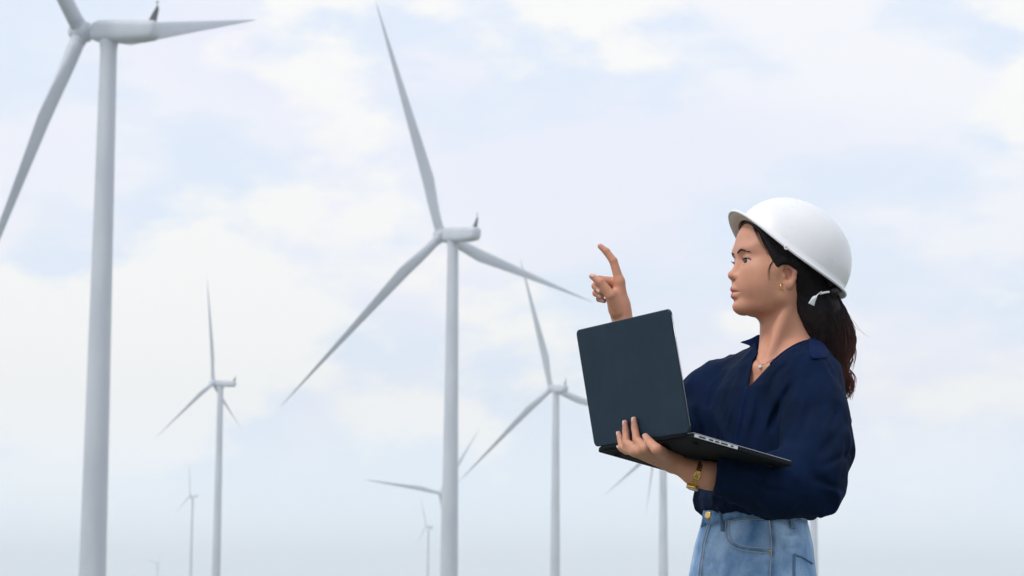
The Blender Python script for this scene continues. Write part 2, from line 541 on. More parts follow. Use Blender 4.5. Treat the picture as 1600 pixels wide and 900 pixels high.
            keys.append((cell[:, 0] * NX[1] + cell[:, 1]) * NX[2] + cell[:, 2]); verts.append(pos)
            s0 = sg[:, :nb, :nb, :nb]
            for ax, s1 in enumerate((sg[:, 1:, :nb, :nb], sg[:, :nb, 1:, :nb], sg[:, :nb, :nb, 1:])):
                bi, i, j, k_ = np.nonzero(s0 != s1)
                c_ = gb[bi] * nb + np.stack([i, j, k_], -1)
                edges.append((ax, c_, s0[bi, i, j, k_]))
        keys = np.concatenate(keys); verts = np.concatenate(verts)
        order = np.argsort(keys); sk = keys[order]
        def find(c):
            kk = (c[:, 0] * NX[1] + c[:, 1]) * NX[2] + c[:, 2]
            ix = np.clip(np.searchsorted(sk, kk), 0, len(sk) - 1)
            return np.where(sk[ix] == kk, order[ix], -1)
        Fs = []
        e = np.eye(3, dtype=int)
        for ax, c, inside in edges:
            u, w_ = e[(ax + 1) % 3], e[(ax + 2) % 3]
            Q = np.stack([find(c), find(c - u), find(c - u - w_), find(c - w_)], -1)
            ok = (Q >= 0).all(1)
            Q, ins = Q[ok], inside[ok]
            Q[~ins] = Q[~ins][:, ::-1]
            Fs.append(Q)
        return verts, np.concatenate(Fs)
def relax(V, F, n=2, lam=.5):
    """a little Laplacian smoothing to take the grid out of the surface"""
    E = np.concatenate([F[:, [0, 1]], F[:, [1, 2]], F[:, [2, 3]], F[:, [3, 0]]])
    for _ in range(n):
        S = np.zeros_like(V); c = np.bincount(E[:, 0], minlength=len(V)) + np.bincount(E[:, 1], minlength=len(V))
        for a in range(3):
            S[:, a] = np.bincount(E[:, 0], V[E[:, 1], a], len(V)) + np.bincount(E[:, 1], V[E[:, 0], a], len(V))
        V = V + lam * (S / np.maximum(c, 1)[:, None] - V)
    return V
def poly2d(P, Q):
    """signed distance of 2-D points P to polygon Q (inside negative)"""
    Q = A(Q, float); n = len(Q)
    d = np.full(P.shape[:-1], 1e9); s_ = np.ones(P.shape[:-1])
    for i in range(n):
        a, b_ = Q[i], Q[i - 1]
        e = b_ - a; w_ = P - a
        q = w_ - e * np.clip((w_ @ e) / (e @ e), 0, 1)[..., None]
        d = np.minimum(d, (q ** 2).sum(-1))
        c1 = P[..., 1] >= a[1]; c2 = P[..., 1] < b_[1]; c3 = e[0] * w_[..., 1] > e[1] * w_[..., 0]
        f = (c1 & c2 & c3) | (~c1 & ~c2 & ~c3)
        s_ = np.where(f, -s_, s_)
    return s_ * np.sqrt(d)
# ------------------------------------------------------------------ the woman: frames
PERSON = empty('person', (.50, 4.90, 0))
tag(PERSON, 'woman in navy shirt and jeans pointing with one hand and holding a laptop', 'person')
ORG[0] = A((.50, 4.90, 0))
YAW = R(14)
HF = A((-math.cos(YAW), -math.sin(YAW), 0)); HL = A((math.sin(YAW), -math.cos(YAW), 0)); HU = A((0, 0, 1.))
HO = W(1212, 430, 0)
HM = np.column_stack([HF, HL, HU])
def H(f, l, u): return HO + HM @ A((f, l, u), float)
def hl(p): return (p - HO) @ HM
def sec(py, px, d, a, b_, yw):
    q = W(px, py, d); return (q[2], q[0], q[1], a, b_, R(yw))

# ---- laptop geometry (needed for the hands too)
DM = -.32
LH = unit(W(1080, 673, DM - .14) - W(933, 699, DM + .14)); LH = unit((LH[0], LH[1], .026))
LW, LD = .328, .231
LA = W(933, 698, DM + .14)
BV = unit(W(1228, 720, DM - .01) - W(1080, 673, DM - .14)); BV = unit(BV - LH * (BV @ LH))
TV = unit(W(907, 518, DM + .115) - W(931, 697, DM + .14)); TV = unit(TV - LH * (TV @ LH))
BN = unit(np.cross(BV, LH)); BN = BN if BN[2] > 0 else -BN      # up out of the keyboard
TN = unit(np.cross(LH, TV)); TN = TN if TN[0] < 0 else -TN      # out of the lid's back

# ---- body
B = Sdf()
def rot_l(a):                                   # rotation about L axis inside the head frame
    c, s = math.cos(a), math.sin(a); return HM @ A([[c, 0, -s], [0, 1, 0], [s, 0, c]])
def rot_u(a):
    c, s = math.cos(a), math.sin(a); return HM @ A([[c, -s, 0], [s, c, 0], [0, 0, 1]])
# torso, hips, legs
B.loft([sec(*q) for q in ((985, 1176, 0, .085, .145, 20), (945, 1175, 0, .108, .158, 20), (900, 1176, 0, .106, .154, 20), (830, 1178, 0, .086, .125, 22),
        (790, 1184, 0, .080, .112, 25), (740, 1200, 0, .084, .115, 30), (680, 1214, 0, .094, .124, 34), (620, 1216, -.005, .088, .124, 38),
        (585, 1222, -.005, .072, .108, 38), (560, 1234, 0, .056, .08, 38), (545, 1238, .0, .045, .055, 38))], k=.02)
l38 = A((math.sin(R(38)), -math.cos(R(38)), 0)); l20 = A((math.sin(R(20)), -math.cos(R(20)), 0)); f20 = A((-math.cos(R(20)), -math.sin(R(20)), 0))
SHN, SHF = W(1268, 592, -.12), W(1142, 602, .125)
B.cone(W(1238, 566, 0), SHN, .042, .041, .03)
B.cone(W(1230, 570, 0), SHF, .038, .037, .03)
ELN, WRN = W(1272, 756, -.255), W(1086, 740, -.275)
B.chain([SHN, W(1280, 670, -.19), ELN], [.042, .040, .036], .01)
B.chain([ELN, W(1215, 757, -.262), W(1150, 750, -.27), W(1105, 743, -.274), WRN], [.036, .037, .031, .0245, .0225], .012)
ELF, WRF = W(1045, 690, .03), W(973, 503, -.02)
B.chain([SHF, W(1090, 646, .08), ELF], [.037, .037, .034], .01)
B.chain([ELF, W(1020, 630, .015), W(990, 555, -.005), WRF], [.034, .036, .026, .0195], .012)
hipc = W(1176, 960, 0)
for s in (1, -1):
    hp = hipc + l20 * .085 * s
    kn = A((hp[0], hp[1], .47)) + f20 * (.03 if s > 0 else -.01) + l20 * .01 * s
    an = A((kn[0], kn[1], .085)) - f20 * .02 + l20 * .01 * s
    B.chain([hp, (hp + kn) / 2, kn, (kn * .6 + an * .4) - f20 * .01, an], [.085, .072, .052, .052, .036], .02)
    B.cone(an - A((0, 0, .03)) - f20 * .02, an - A((0, 0, .055)) + f20 * .12, .028, .02, .02)
# neck
B.chain([H(-.020, 0, -.02), W(1227, 508, .004), W(1240, 570, .01)], [.044, .0435, .054], .024)
B.cone(H(-.02, .052, -.03), W(1196, 572, -.055), .007, .005, .03)
B.cone(H(-.02, -.052, -.03), W(1186, 572, -.03), .010, .007, .02)
B.cone(W(1197, 575, -.06), W(1262, 575, -.11), .006, .006, .018)      # collar bones
B.cone(W(1183, 575, -.04), W(1150, 580, .06), .006, .006, .018)
# head
B.ell(H(-.020, 0, .052), (.098, .074, .088), HM, .03)
B.ell(H(.022, 0, -.002), (.057, .060, .075), HM, .03)
B.ell(H(.034, 0, -.036), (.050, .047, .044), HM, .03)
B.ell(H(.034, 0, .062), (.040, .056, .044), HM, .03)
for s in (1, -1):
    B.chain([H(.068, s * .009, -.067), H(.040, s * .034, -.063), H(.006, s * .050, -.050), H(-.004, s * .060, -.012)], [.0135, .0135, .0135, .012], .016)
    B.ell(H(.046, s * .036, -.008), (.027, .025, .029), HM, .03)
    B.ell(H(.034, s * .042, -.030), (.026, .017, .026), HM, .03)
    B.cone(H(.058, s * .036, .004), H(.020, s * .060, .006), .011, .009, .025)
    B.ell(H(.060, s * .024, .047), (.021, .026, .010), HM, .018)
B.ell(H(.0745, 0, -.067), (.0178, .016, .0145), HM, .014)
B.ell(H(.058, 0, -.024), (.029, .027, .026), HM, .02)
for s in (1, -1):
    B.ell(H(.0865, s * .030, .026), (.0115, .017, .0115), HM, .012, '-')
# nose
B.chain([H(.0705, 0, .036), H(.078, 0, .018), H(.0925, 0, -.002)], [.006, .0062, .0078], .010)
B.ell(H(.0935, 0, -.0045), (.0092, .0090, .0078), HM, .006)
for s in (1, -1):
    B.ell(H(.0835, s * .0115, -.0075), (.0095, .0062, .0068), HM, .006)
    B.ell(H(.0885, s * .0058, -.0155), (.005, .0026, .0028), HM, .002, '-')
B.ell(H(.0885, 0, -.0125), (.007, .003, .0045), HM, .005)
# lips
for s in (1, -1):
    B.cone(H(.0900, s * .004, -.0320), H(.0755, s * .0235, -.0385), .0070, .0030, .004)
    B.cone(H(.0880, s * .003, -.0455), H(.0755, s * .0215, -.0410), .0076, .0034, .004)
B.cone(H(.0870, -.006, -.0480), H(.0870, .006, -.0480), .0060, .0060, .006)
for s in (1, -1):
    B.cone(H(.099, 0, -.0387), H(.080, s * .023, -.0397), .0012, .0010, .0025, '-')
B.ell(H(.094, 0, -.0565), (.0045, .014, .0032), HM, .008, '-')
# eyelids
for s in (1, -1):
    B.ell(H(.0665, s * .0305, .0225), (.0140, .0150, .0138), HM, .007)
    Mx = rot_u(s * R(24))
    B.ell(H(.0775, s * .0335, .0218), (.0155, .0165, .0044), Mx, .0012, '-')
    B.cone(H(.081, s * .022, .0315), H(.069, s * .044, .0300), .0006, .0006, .003, '-')
# ears
for s in (1, -1):
    Me = np.column_stack([unit(HF * .92 - HL * s * .38), unit(HL * s * .92 + HF * .38), HU])
    c, sn = math.cos(R(-12)), math.sin(R(-12))
    Me = Me @ A([[c, 0, -sn], [0, 1, 0], [sn, 0, c]])
    def E(f, l, u): return H(-.003, s * .0725, -.006) + Me @ (A((f, l, u), float) * .9)
    B.ell(E(0, 0, .002), (.0140, .0056, .025), Me, .008)
    B.ell(E(.006, 0, -.024), (.0085, .0050, .0095), Me, .006)
    B.ell(E(.004, .0065, .000), (.0085, .0085, .0160), Me, .003, '-')
    B.chain([E(.012, .003, .012), E(.008, .006, .024), E(-.004, .007, .0265), E(-.0125, .006, .017), E(-.0145, .004, 0), E(-.009, .003, -.014), E(.001, .002, -.026)],
            [.0022, .0027, .0030, .0030, .0028, .0026, .003], .003)
    B.chain([E(.006, .001, .014), E(-.006, .002, .010), E(-.008, .002, -.004), E(.0, .002, -.013)], [.002, .0024, .0022, .002], .003)
    B.ell(E(.0125, .003, -.003), (.0045, .0035, .006), Me, .004)
# ---- raised pointing hand (her right)
d = -.02
wr = WRF
MC = dict(i=W(968, 440, d - .014), m=W(966, 441, d + .002), r=W(964, 448, d + .017), p=W(961, 457, d + .030))
B.cone(wr, W(969, 478, d), .0195, .0200, .01)
for k_, (q, r_) in dict(i=(MC['i'], .0108), m=(MC['m'], .0105), r=(MC['r'], .0098), p=(MC['p'], .0090)).items():
    B.cone(wr * .35 + W(969, 480, d) * .65 + (q - W(966, 446, d)) * .35, q, .0150, r_, .012)
B.cone(W(960, 482, d - .012), W(957, 462, d - .018), .0125, .0120, .012)
FG = []
FG.append(([MC['i'], W(958.5, 408, d - .018), W(947.5, 393, d - .018), W(937.5, 384.5, d - .018)], [.0100, .0084, .0073, .0054]))
FG.append(([MC['m'], W(936, 437, d - .004), W(930, 447, d - .016), W(938, 455, d - .028)], [.0100, .0085, .0074, .0060]))
FG.append(([MC['r'], W(936, 449, d + .010), W(931, 458, d - .004), W(940, 463, d - .016)], [.0092, .0080, .0070, .0056]))
FG.append(([MC['p'], W(941, 458, d + .020), W(936, 467, d + .008), W(944, 470, d - .004)], [.0082, .0070, .0062, .0050]))
TH = ([W(963, 487, d - .016), W(954, 462, d - .032), W(938.5, 441, d - .036), W(924.5, 431.5, d - .034)], [.0130, .0112, .0088, .0058])
HB_ = []
for P_, r_ in FG + [TH]: HB_.append((P_, r_))
# ---- hand under the laptop (her left): fingers come up against the lid's back
def lid(px, py, off):
    """point over the lid's back seen at the reference point, off metres proud of it"""
    o = _c; v = W(px, py) - _c
    tt = ((LA + TN * (off + .004) - o) @ TN) / (v @ TN)
    return o + v * tt
G_ = []
pm = lid(1018, 704, .020)
mi, mm, mr, mp = lid(1010, 700, .015), lid(1001, 704, .016), lid(994, 705, .016), lid(991, 706, .014)
B.cone(WRN, W(1055, 724, -.275), .0210, .0180, .012)
for q, r_, st in ((mi, .0100, (1052, 715)), (mm, .0100, (1050, 719)), (mr, .0092, (1050, 723)), (mp, .0080, (1050, 725))):
    B.cone(W(st[0], st[1], -.275), q, .0145, r_, .010)
HB_.append(([mi, lid(995, 687, .014), lid(992, 669, .009), lid(990.5, 655, .008)], [0.0090, 0.0077, 0.0068, 0.0052]))
HB_.append(([mm, lid(979, 692, .016), lid(978, 674, .009), lid(976.5, 660, .008)], [0.0092, 0.0077, 0.0067, 0.0051]))
HB_.append(([mr, lid(972, 698, .014), lid(969.5, 686, .009), lid(966.5, 677, .008)], [0.0085, 0.0072, 0.0063, 0.0048]))
HB_.append(([mp, lid(978, 705, .012), lid(971, 701, .009), lid(967, 698, .008)], [0.0075, 0.0063, 0.0055, 0.0042]))
HB_.append(([W(1046, 716, -.283), lid(1026, 702, .028), lid(1015, 691, .022), lid(1008.5, 681.5, .012)], [0.0138, 0.0103, 0.0085, 0.0061]))
for P_, r_ in HB_:                              # knuckles: joints swell, the first bone grows out of the palm
    for i in range(3):
        B.cone(P_[i], P_[i + 1], r_[i], r_[i + 1], .006 if i == 0 else .0025)
VOX = globals().get('BODY_VOX', .0018)
import time as _t; _t0 = _t.time()
BVv, BF = B.mesh((-.0 + .12, 4.45, -.02), (.86, 5.25, 1.70), VOX)
BVv = relax(BVv, BF, 1, .5)
print('body', len(BF), _t.time() - _t0)
# colour differences of the skin, plus shade painted into hollows and creases
q = hl(BVv)
base = np.tile(A((.66, .320, .205)), (len(BVv), 1))
def tint(mask, c, k=1.0):
    m = (np.clip(mask, 0, 1) * k)[:, None]; base[:] = base * (1 - m) + A(c) * m
def ball(c, r, soft=.5):
    dd = np.linalg.norm((q - A(c)) / A(r), axis=1); return np.clip((1 - dd) / soft, 0, 1)
nzz = vnoise(BVv * 60, 5) * .5 + vnoise(BVv * 160, 6) * .3
base *= (1 + .05 * nzz)[:, None]
tint(ball((.05, 0, .045), (.075, .09, .065), .8), (.64, .335, .255), .6)
tint(ball((.07, 0, -.035), (.05, .06, .05), .8), (.66, .335, .25), .5)
for s in (1, -1):
    tint(ball((.05, s * .045, -.012), (.032, .025, .022), .9), (.70, .275, .215), .7)
    tint(ball((-.01, s * .075, -.003), (.022, .02, .032), .5), (.60, .26, .19), .6)
    tint(ball((.0005, s * .0785, -.006), (.008, .010, .014), .6), (.30, .12, .085), .6)  # shade inside the ear, painted into the skin colour
    tint(ball((.0885, s * .0065, -.0150), (.0045, .0040, .0032), .6), (.12, .04, .03), .9)  # nostril darkness painted in
    tint(ball((.0760, s * .0165, -.0075), (.0035, .0035, .0085), .9), (.42, .17, .13), .6)  # painted shade in the crease beside the nostril wing
    tint(ball((.073, s * .032, .030), (.014, .020, .009), .8), (.44, .23, .17), .35)  # eye socket shading put into the tint
tint(ball((.096, 0, -.006), (.018, .016, .014), .8), (.64, .30, .23), .35)
for s in (1, -1):
    def seg(a, b_, ra, rb):
        a, b_ = A(a), A(b_); t_ = np.clip((q - a) @ (b_ - a) / ((b_ - a) @ (b_ - a)), 0, 1)
        return np.linalg.norm(q - a - t_[:, None] * (b_ - a), axis=1) - (ra + (rb - ra) * t_)
    tint(-seg((.092, 0, -.0335), (.0765, s * .0225, -.0387), .0066, .0026) / .0015 + .8, (.46, .125, .115), .95)
    tint(-seg((.0895, 0, -.0460), (.0765, s * .0200, -.0405), .0074, .0032) / .0015 + .8, (.56, .165, .15), .9)
    tint(-seg((.096, 0, -.0390), (.0775, s * .0220, -.0395), .0018, .0012) / .001 + .4, (.16, .045, .04), .95)  # dark line between the lips: painted shade
for P_, r_ in HB_:                              # fingertips and knuckles are pinker, joint creases painted darker
    dd = np.linalg.norm(BVv - P_[3], axis=1); tint(1.6 - dd / .012, (.68, .33, .27), .5)
    for i in (1, 2):
        dd = np.linalg.norm(BVv - P_[i], axis=1); tint(1.3 - dd / .011, (.60, .27, .19), .35)
        ax_ = unit(P_[i + 1] - P_[i - 1]); al = (BVv - P_[i]) @ ax_
        for o__ in (-.0022, .0, .0024):
            tint((1 - np.abs(al - o__) / .0009) * (dd < r_[i] * 1.7), (.40, .19, .13), .45)  # crease shade drawn as dark lines in the colour, without grooves
msk = principled('skin', (.6, .36, .26), .48, .4, sss=.22)
t, b_ = nodes(msk)
at = t.nodes.new('ShaderNodeAttribute'); at.attribute_name = 'tint'
t.links.new(at.outputs['Color'], b_.inputs['Base Color'])
bump(msk, 900, .2, .0007, detail=3)
bump(msk, 220, .12, .0012, detail=4)
rough_vary(msk, .42, .58, 60)
BODY = mesh_obj('body', BVv, BF, msk, PERSON, col=base)

# ---- nails, eyes, brows
mn = principled('fingernail', (.78, .50, .43), .25, .5)
for _i, (P_, r_) in enumerate(HB_):
    tip, prev = P_[3], P_[2]
    ax = unit(tip - prev); bend = unit(P_[1] - (P_[2] + (P_[2] - P_[3]) * 1.0) + 1e-6) if False else None
    chord = unit(P_[3] - P_[0]); mid = (P_[1] + P_[2]) / 2 - (P_[0] + P_[3]) / 2     # knuckle side = back of finger
    back = mid - ax * (mid @ ax)
    back = unit(back) if np.linalg.norm(back) > .002 else unit(A((.6, .6, .2)))
    if _i >= 5: back = unit(TN - ax * (TN @ ax))
    if P_ is TH[0]: back = unit(A((-.2, -.9, .4)) - ax * (A((-.2, -.9, .4)) @ ax))
    side = np.cross(ax, back)
    m_ = MB(); V = []
    for i in np.linspace(-1, 1, 7):
        for j in np.linspace(-1, 1, 5):
            x = j * r_[3] * .72 * (1 - .5 * max(0, abs(i)) ** 3) ; y = i * .0046 - .0012
            rr = r_[3] * 1.0
            V.append(tip + ax * (y + .0005) + side * x + back * (math.sqrt(max(rr * rr - x * x, 0)) * (1 - .22 * max(0, i) ** 2) + .0002 + (r_[2] - r_[3]) * max(0, -y) / .016))
    F = [(a * 5 + c, a * 5 + c + 1, (a + 1) * 5 + c + 1, (a + 1) * 5 + c) for a in range(6) for c in range(4)]
    o = m_.add(V, F).build('fingernail', mn, BODY)
    sm = o.modifiers.new('thick', 'SOLIDIFY'); sm.thickness = .0003
me_ = principled('eye', (.8, .8, .8), .12, .5, coat=.3)
t, b_ = nodes(me_)
at = t.nodes.new('ShaderNodeAttribute'); at.attribute_name = 'tint'; t.links.new(at.outputs['Color'], b_.inputs['Base Color'])
mbw = principled('brow hair', (.055, .032, .025), .6, .3)
mha = principled('hair', (.014, .010, .011), .38, .5)
for s in (1, -1):
    c = H(.0665, s * .0305, .0225); V, F = [], []
    g_ = unit(HM @ A((1, s * .10 + .10, .01))); sx = unit(np.cross(g_, HU)); sy = np.cross(sx, g_)
    nr, ns = 20, 28
    V.append(c + g_ * .0127)
    for i in range(1, nr):
        th_ = math.pi * (i / nr) ** 1.3
        for j in range(ns):
            a = 2 * math.pi * j / ns
            V.append(c + .0127 * (g_ * math.cos(th_) + (sx * math.cos(a) + sy * math.sin(a)) * math.sin(th_)))
    V.append(c - g_ * .0127)
    F = [(0, 1 + j, 1 + (j + 1) % ns) for j in range(ns)]
    F += [(1 + (i - 1) * ns + j, 1 + i * ns + j, 1 + i * ns + (j + 1) % ns, 1 + (i - 1) * ns + (j + 1) % ns) for i in range(1, nr - 1) for j in range(ns)]
    F += [(len(V) - 1, 1 + (nr - 2) * ns + (j + 1) % ns, 1 + (nr - 2) * ns + j) for j in range(ns)]
    V = A(V); an_ = np.degrees(np.arccos(np.clip((V - c) @ g_ / .0127, -1, 1)))
    cc = np.where((an_ < 13)[:, None], A((.01, .008, .007)), np.where((an_ < 32)[:, None], A((.035, .016, .009)), A((.72, .66, .64))))
    mesh_obj('eye', V, F, me_, BODY, col=cc)
    # lashes: a thick lid line with separate hairs
    m_ = MB(); P = []
    for k in np.linspace(-1, 1, 13):
        ang = k * .95 + s * 0
        dirv = HM @ A((math.cos(ang + s * .42), math.sin(ang + s * .42), 0))
        P.append(c + dirv * .0141 + HU * (.0040 * (1 - k * k) ** .5 + .0004))
    m_.tube(P, [.0004] + [.0009] * 11 + [.0006], 6)
    for k in range(12):
        a = P[k + (1 if k < 12 else 0)]; o_v = unit(a - c + HU * .001)
        m_.tube([a, a + o_v * .0025 + HU * .0003, a + o_v * .0048 + HU * .0020], [.0003, .00025, .0001], 4)
    m_.build('eyelash', mha, BODY)
    m_ = MB(); rg = np.random.default_rng(3)
    for k in range(120):
        t_ = rg.random(); l_ = .012 + .034 * t_
        u_ = .0395 + .0060 * math.sin(min(1, t_ * 1.5) * math.pi / 2) - .006 * max(0, t_ - .55) / .45 + rg.normal() * .0011 * (1.2 - t_ * .7)
        f_ = .0905 - .0000 - 12.5 * (l_ - .004) ** 2 
        o = H(f_, s * l_, u_)
        dr = HM @ A((-.55 * l_ / .04, s * .9, .28 - .5 * t_))
        m_.tube([o - unit(dr) * .0028, o + unit(dr) * .0028], [.00025, .00012], 4)
    BROW = (m_, s)
    # set the hairs on the skin
    Vb = np.concatenate(m_.V)
    m_.V = [Vb]
    globals().setdefault('BROWS', []).append(m_)
BT = BVHTree.FromPolygons([tuple(v) for v in BVv], [tuple(int(i) for i in f) for f in BF]) if True else None
for m_ in BROWS:
    Vb = m_.V[0].copy()
    for i in range(0, len(Vb), 8):
        c = Vb[i:i + 8].mean(0)
        loc, nr_, _, _ = BT.find_nearest(Vector(c))
        if loc is not None: Vb[i:i + 8] += A(loc) + A(nr_) * .0004 - c
    m_.V = [Vb]
    m_.build('eyebrow', mbw, BODY)
# ------------------------------------------------------------------ shirt
def ridges(p, seed):
    return 1 - 2 * np.sqrt(vnoise(p, seed) ** 2 + .012)
S = Sdf()
S.loft([sec(*q) for q in ((806, 1186, 0, .100, .128, 25), (795, 1190, 0, .121, .148, 25), (780, 1193, 0, .130, .156, 25), (760, 1199, 0, .130, .160, 28), (720, 1210, 0, .129, .165, 32),
        (660, 1217, 0, .126, .168, 36), (610, 1217, 0, .110, .158, 38), (575, 1224, 0, .088, .135, 38), (555, 1232, 0, .066, .098, 38), (542, 1238, .0, .052, .066, 38))], k=.03)
S.cone(W(1244, 562, -.01), W(1264, 594, -.115), .050, .052, .05)
S.cone(W(1226, 568, .02), W(1142, 594, .125), .044, .042, .05)
def hop(p):
    """how far a point lies along the near forearm"""
    return (p - W(1122, 737, -.285)) @ unit(W(1122, 737, -.285) - W(1230, 762, -.272))
S.chain([W(1264, 594, -.115), W(1274, 650, -.165), W(1276, 705, -.215), W(1270, 751, -.245), W(1208, 761, -.265), W(1118, 735, -.287)],
        [.052, .056, .058, .058, .0475, .0405], .035)
CU = W(1122, 737, -.285); CX = unit(CU - W(1208, 762, -.27)) * .55 + A((-1, 0, 0)) * .45; CX = unit(CX)
S.fn(lambda p: np.maximum(-((p - CU) @ CX), np.linalg.norm(p - CU - CX * .06, axis=-1) - .085), CU + CX * .05, .10, .003, '-')
S.cone(CU - CX * .055, CU + CX * .02, .028, .0385, .004, '-')
S.chain([W(1146, 595, .12), W(1112, 624, .105), W(1052, 682, .045), W(1022, 650, .01)], [.043, .056, .056, .050], .035)
# wrinkles: folds hang from the shoulders and gather at the elbow and the hem
SN = W(1276, 580, -.11)
def wrinkle(p):
    a = (p - SN)
    q1 = np.stack([a[..., 0] * 19 + a[..., 2] * 7, a[..., 1] * 15, a[..., 2] * 3.2 - a[..., 0] * 2.0], -1)
    w1 = ridges(q1 + .45 * vnoise(p * 9, 3)[..., None], 11)
    q2 = np.stack([a[..., 0] * 44 - a[..., 2] * 14, a[..., 1] * 32, a[..., 2] * 7], -1)
    w2 = ridges(q2 + .3 * vnoise(p * 18, 4)[..., None], 12)
    low = np.clip((1.20 - p[..., 2]) / .2, 0, 1)
    q3 = np.stack([a[..., 0] * 9, a[..., 1] * 9, a[..., 2] * 26 + a[..., 0] * 8], -1)
    el = np.exp(-((p - W(1268, 742, -.25)) ** 2).sum(-1) / .075 ** 2)
    w3 = ridges(q3 + .4 * vnoise(p * 12, 7)[..., None], 13)
    return -(.0075 + .0022 * low) * w1 - .0026 * w2 - .005 * el * w3
def polydist(p, pts):
    q = p[..., [0, 2]]; P_ = A([W(x, y, -.15)[[0, 2]] for x, y in pts]); d = np.full(q.shape[:-1], 9.); s_ = np.zeros(q.shape[:-1])
    n = len(P_) - 1
    for i in range(n):
        e = P_[i + 1] - P_[i]; w_ = q - P_[i]; t_ = np.clip((w_ @ e) / (e @ e), 0, 1)
        di = np.linalg.norm(w_ - e * t_[..., None], axis=-1)
        s_ = np.where(di < d, (i + t_) / n, s_); d = np.minimum(d, di)
    k = np.clip(np.minimum(s_, 1 - s_) / .38, 0, 1)
    return d, k * k * (3 - 2 * k)
CREASES = [
    ([(1246, 588), (1226, 618), (1210, 655), (1199, 695)], .0110, .0095), ([(1290, 592), (1300, 640), (1290, 690)], .0055, .009),
    ([(1322, 650), (1292, 690), (1256, 728)], .0075, .009), ([(1330, 705), (1298, 722), (1258, 742)], .0070, .007), ([(1312, 775), (1280, 765), (1248, 750)], .0065, .007),
    ([(1140, 752), (1185, 772), (1225, 778)], .0050, .007), ([(1135, 728), (1170, 742), (1205, 748)], .0045, .006), ([(1262, 620), (1250, 665), (1230, 705)], .0070, .009),
    ([(1170, 610), (1164, 650), (1151, 700)], .0050, .006), ([(1190, 598), (1188, 640), (1174, 690)], .0070, .009), ([(1138, 575), (1130, 618), (1112, 662)], .0070, .009),
    ([(1152, 560), (1148, 600), (1140, 645)], .0050, .007), ([(1240, 556), (1212, 588), (1196, 630)], .0050, .007), ([(1110, 585), (1098, 620), (1090, 660)], .0050, .007),
    ([(1118, 808), (1122, 788), (1120, 768)], .0050, .006), ([(1150, 806), (1156, 790), (1162, 776)], .0045, .006), ([(1225, 806), (1236, 792), (1250, 782)], .0045, .006), ([(1276, 806), (1290, 780), (1318, 742)], .0060, .008)]
def creases(p):
    out = np.zeros(p.shape[:-1]); front = np.clip((DIST - .0 - p[..., 1]) / .05, 0, 1)
    for pts, amp, wd in CREASES:
        d, k_ = polydist(p, pts)
        out += amp * k_ * (np.exp(-(d / wd) ** 2) - .42 * np.exp(-(d / (wd * 2.3)) ** 2))
    return out * front
S.fn(wrinkle, A((.5, 4.85, 1.15)), 5, 0, 'd')
S.fn(creases, A((.5, 4.85, 1.15)), 5, 0, 'd')
# long soft folds: from the opening down the front, and from the near shoulder across the sleeve
def crease(pts, r, k, mode, dpt):
    P = [W(x, y, dd) for x, y, dd in pts]
    S.chain(P, r, k, mode)
TBv = None
# neck opening (cut right through the front) and arm holes for neck
VN_ = [(1168, 607), (1186, 588), (1204, 568), (1226, 551), (1250, 538), (1264, 531), (1268, 500), (1184, 495), (1187, 530), (1188, 548), (1181, 560), (1176, 572), (1172, 590)]
VP = A([W(x, y, -.06)[[0, 2]] for x, y in VN_])
def vcut(p): return np.maximum(poly2d(p[..., [0, 2]], VP), p[..., 1] - (DIST + .07))
S.fn(vcut, W(1205, 560, -.05), .16, .006, '-')
SVv, SF = S.mesh((.10, 4.45, .93), (.86, 5.2, 1.42), .0022)
SVv = relax(SVv, SF, 2, .5)
print('shirt', len(SF))
msh = principled('navy cotton', (.003, .014, .060), .85, .12, sheen=.0)
vary(msh, (.0011, .0080, .029), (.0017, .0118, .047), 9, detail=4)
bump(msh, 260, .25, .0008, detail=3, stretch=(1, 1, 1.6))
bump(msh, 34, .25, .003, detail=3, stretch=(1.6, 1.6, .5))
SHIRT = mesh_obj('shirt', SVv, SF, msh, PERSON)
ST = BVHTree.FromPolygons([tuple(v) for v in SVv], [tuple(int(i) for i in f) for f in SF])
def drape(T, pts, n, off, d0=0.0):
    """lay a smooth line of reference points on a surface"""
    P = spline([(x, y, 0) for x, y in pts], n)
    out = []
    for x, y, _ in P:
        v = W(x, y) - _c; v /= np.linalg.norm(v)
        hit, nr_, _, _ = T.ray_cast(Vector(_c), Vector(v))
        if hit is None:
            hit, nr_, _, _ = T.find_nearest(Vector(W(x, y, d0)))
        out.append(A(hit) + A(nr_) * off)
    out = A(out)
    for _ in range(2): out[1:-1] = (out[:-2] + 2 * out[1:-1] + out[2:]) / 4
    return out
mcol = principled('navy cotton collar', (.0028, .0140, .062), .85, .12, sheen=.0)
bump(mcol, 260, .25, .0008, detail=3)
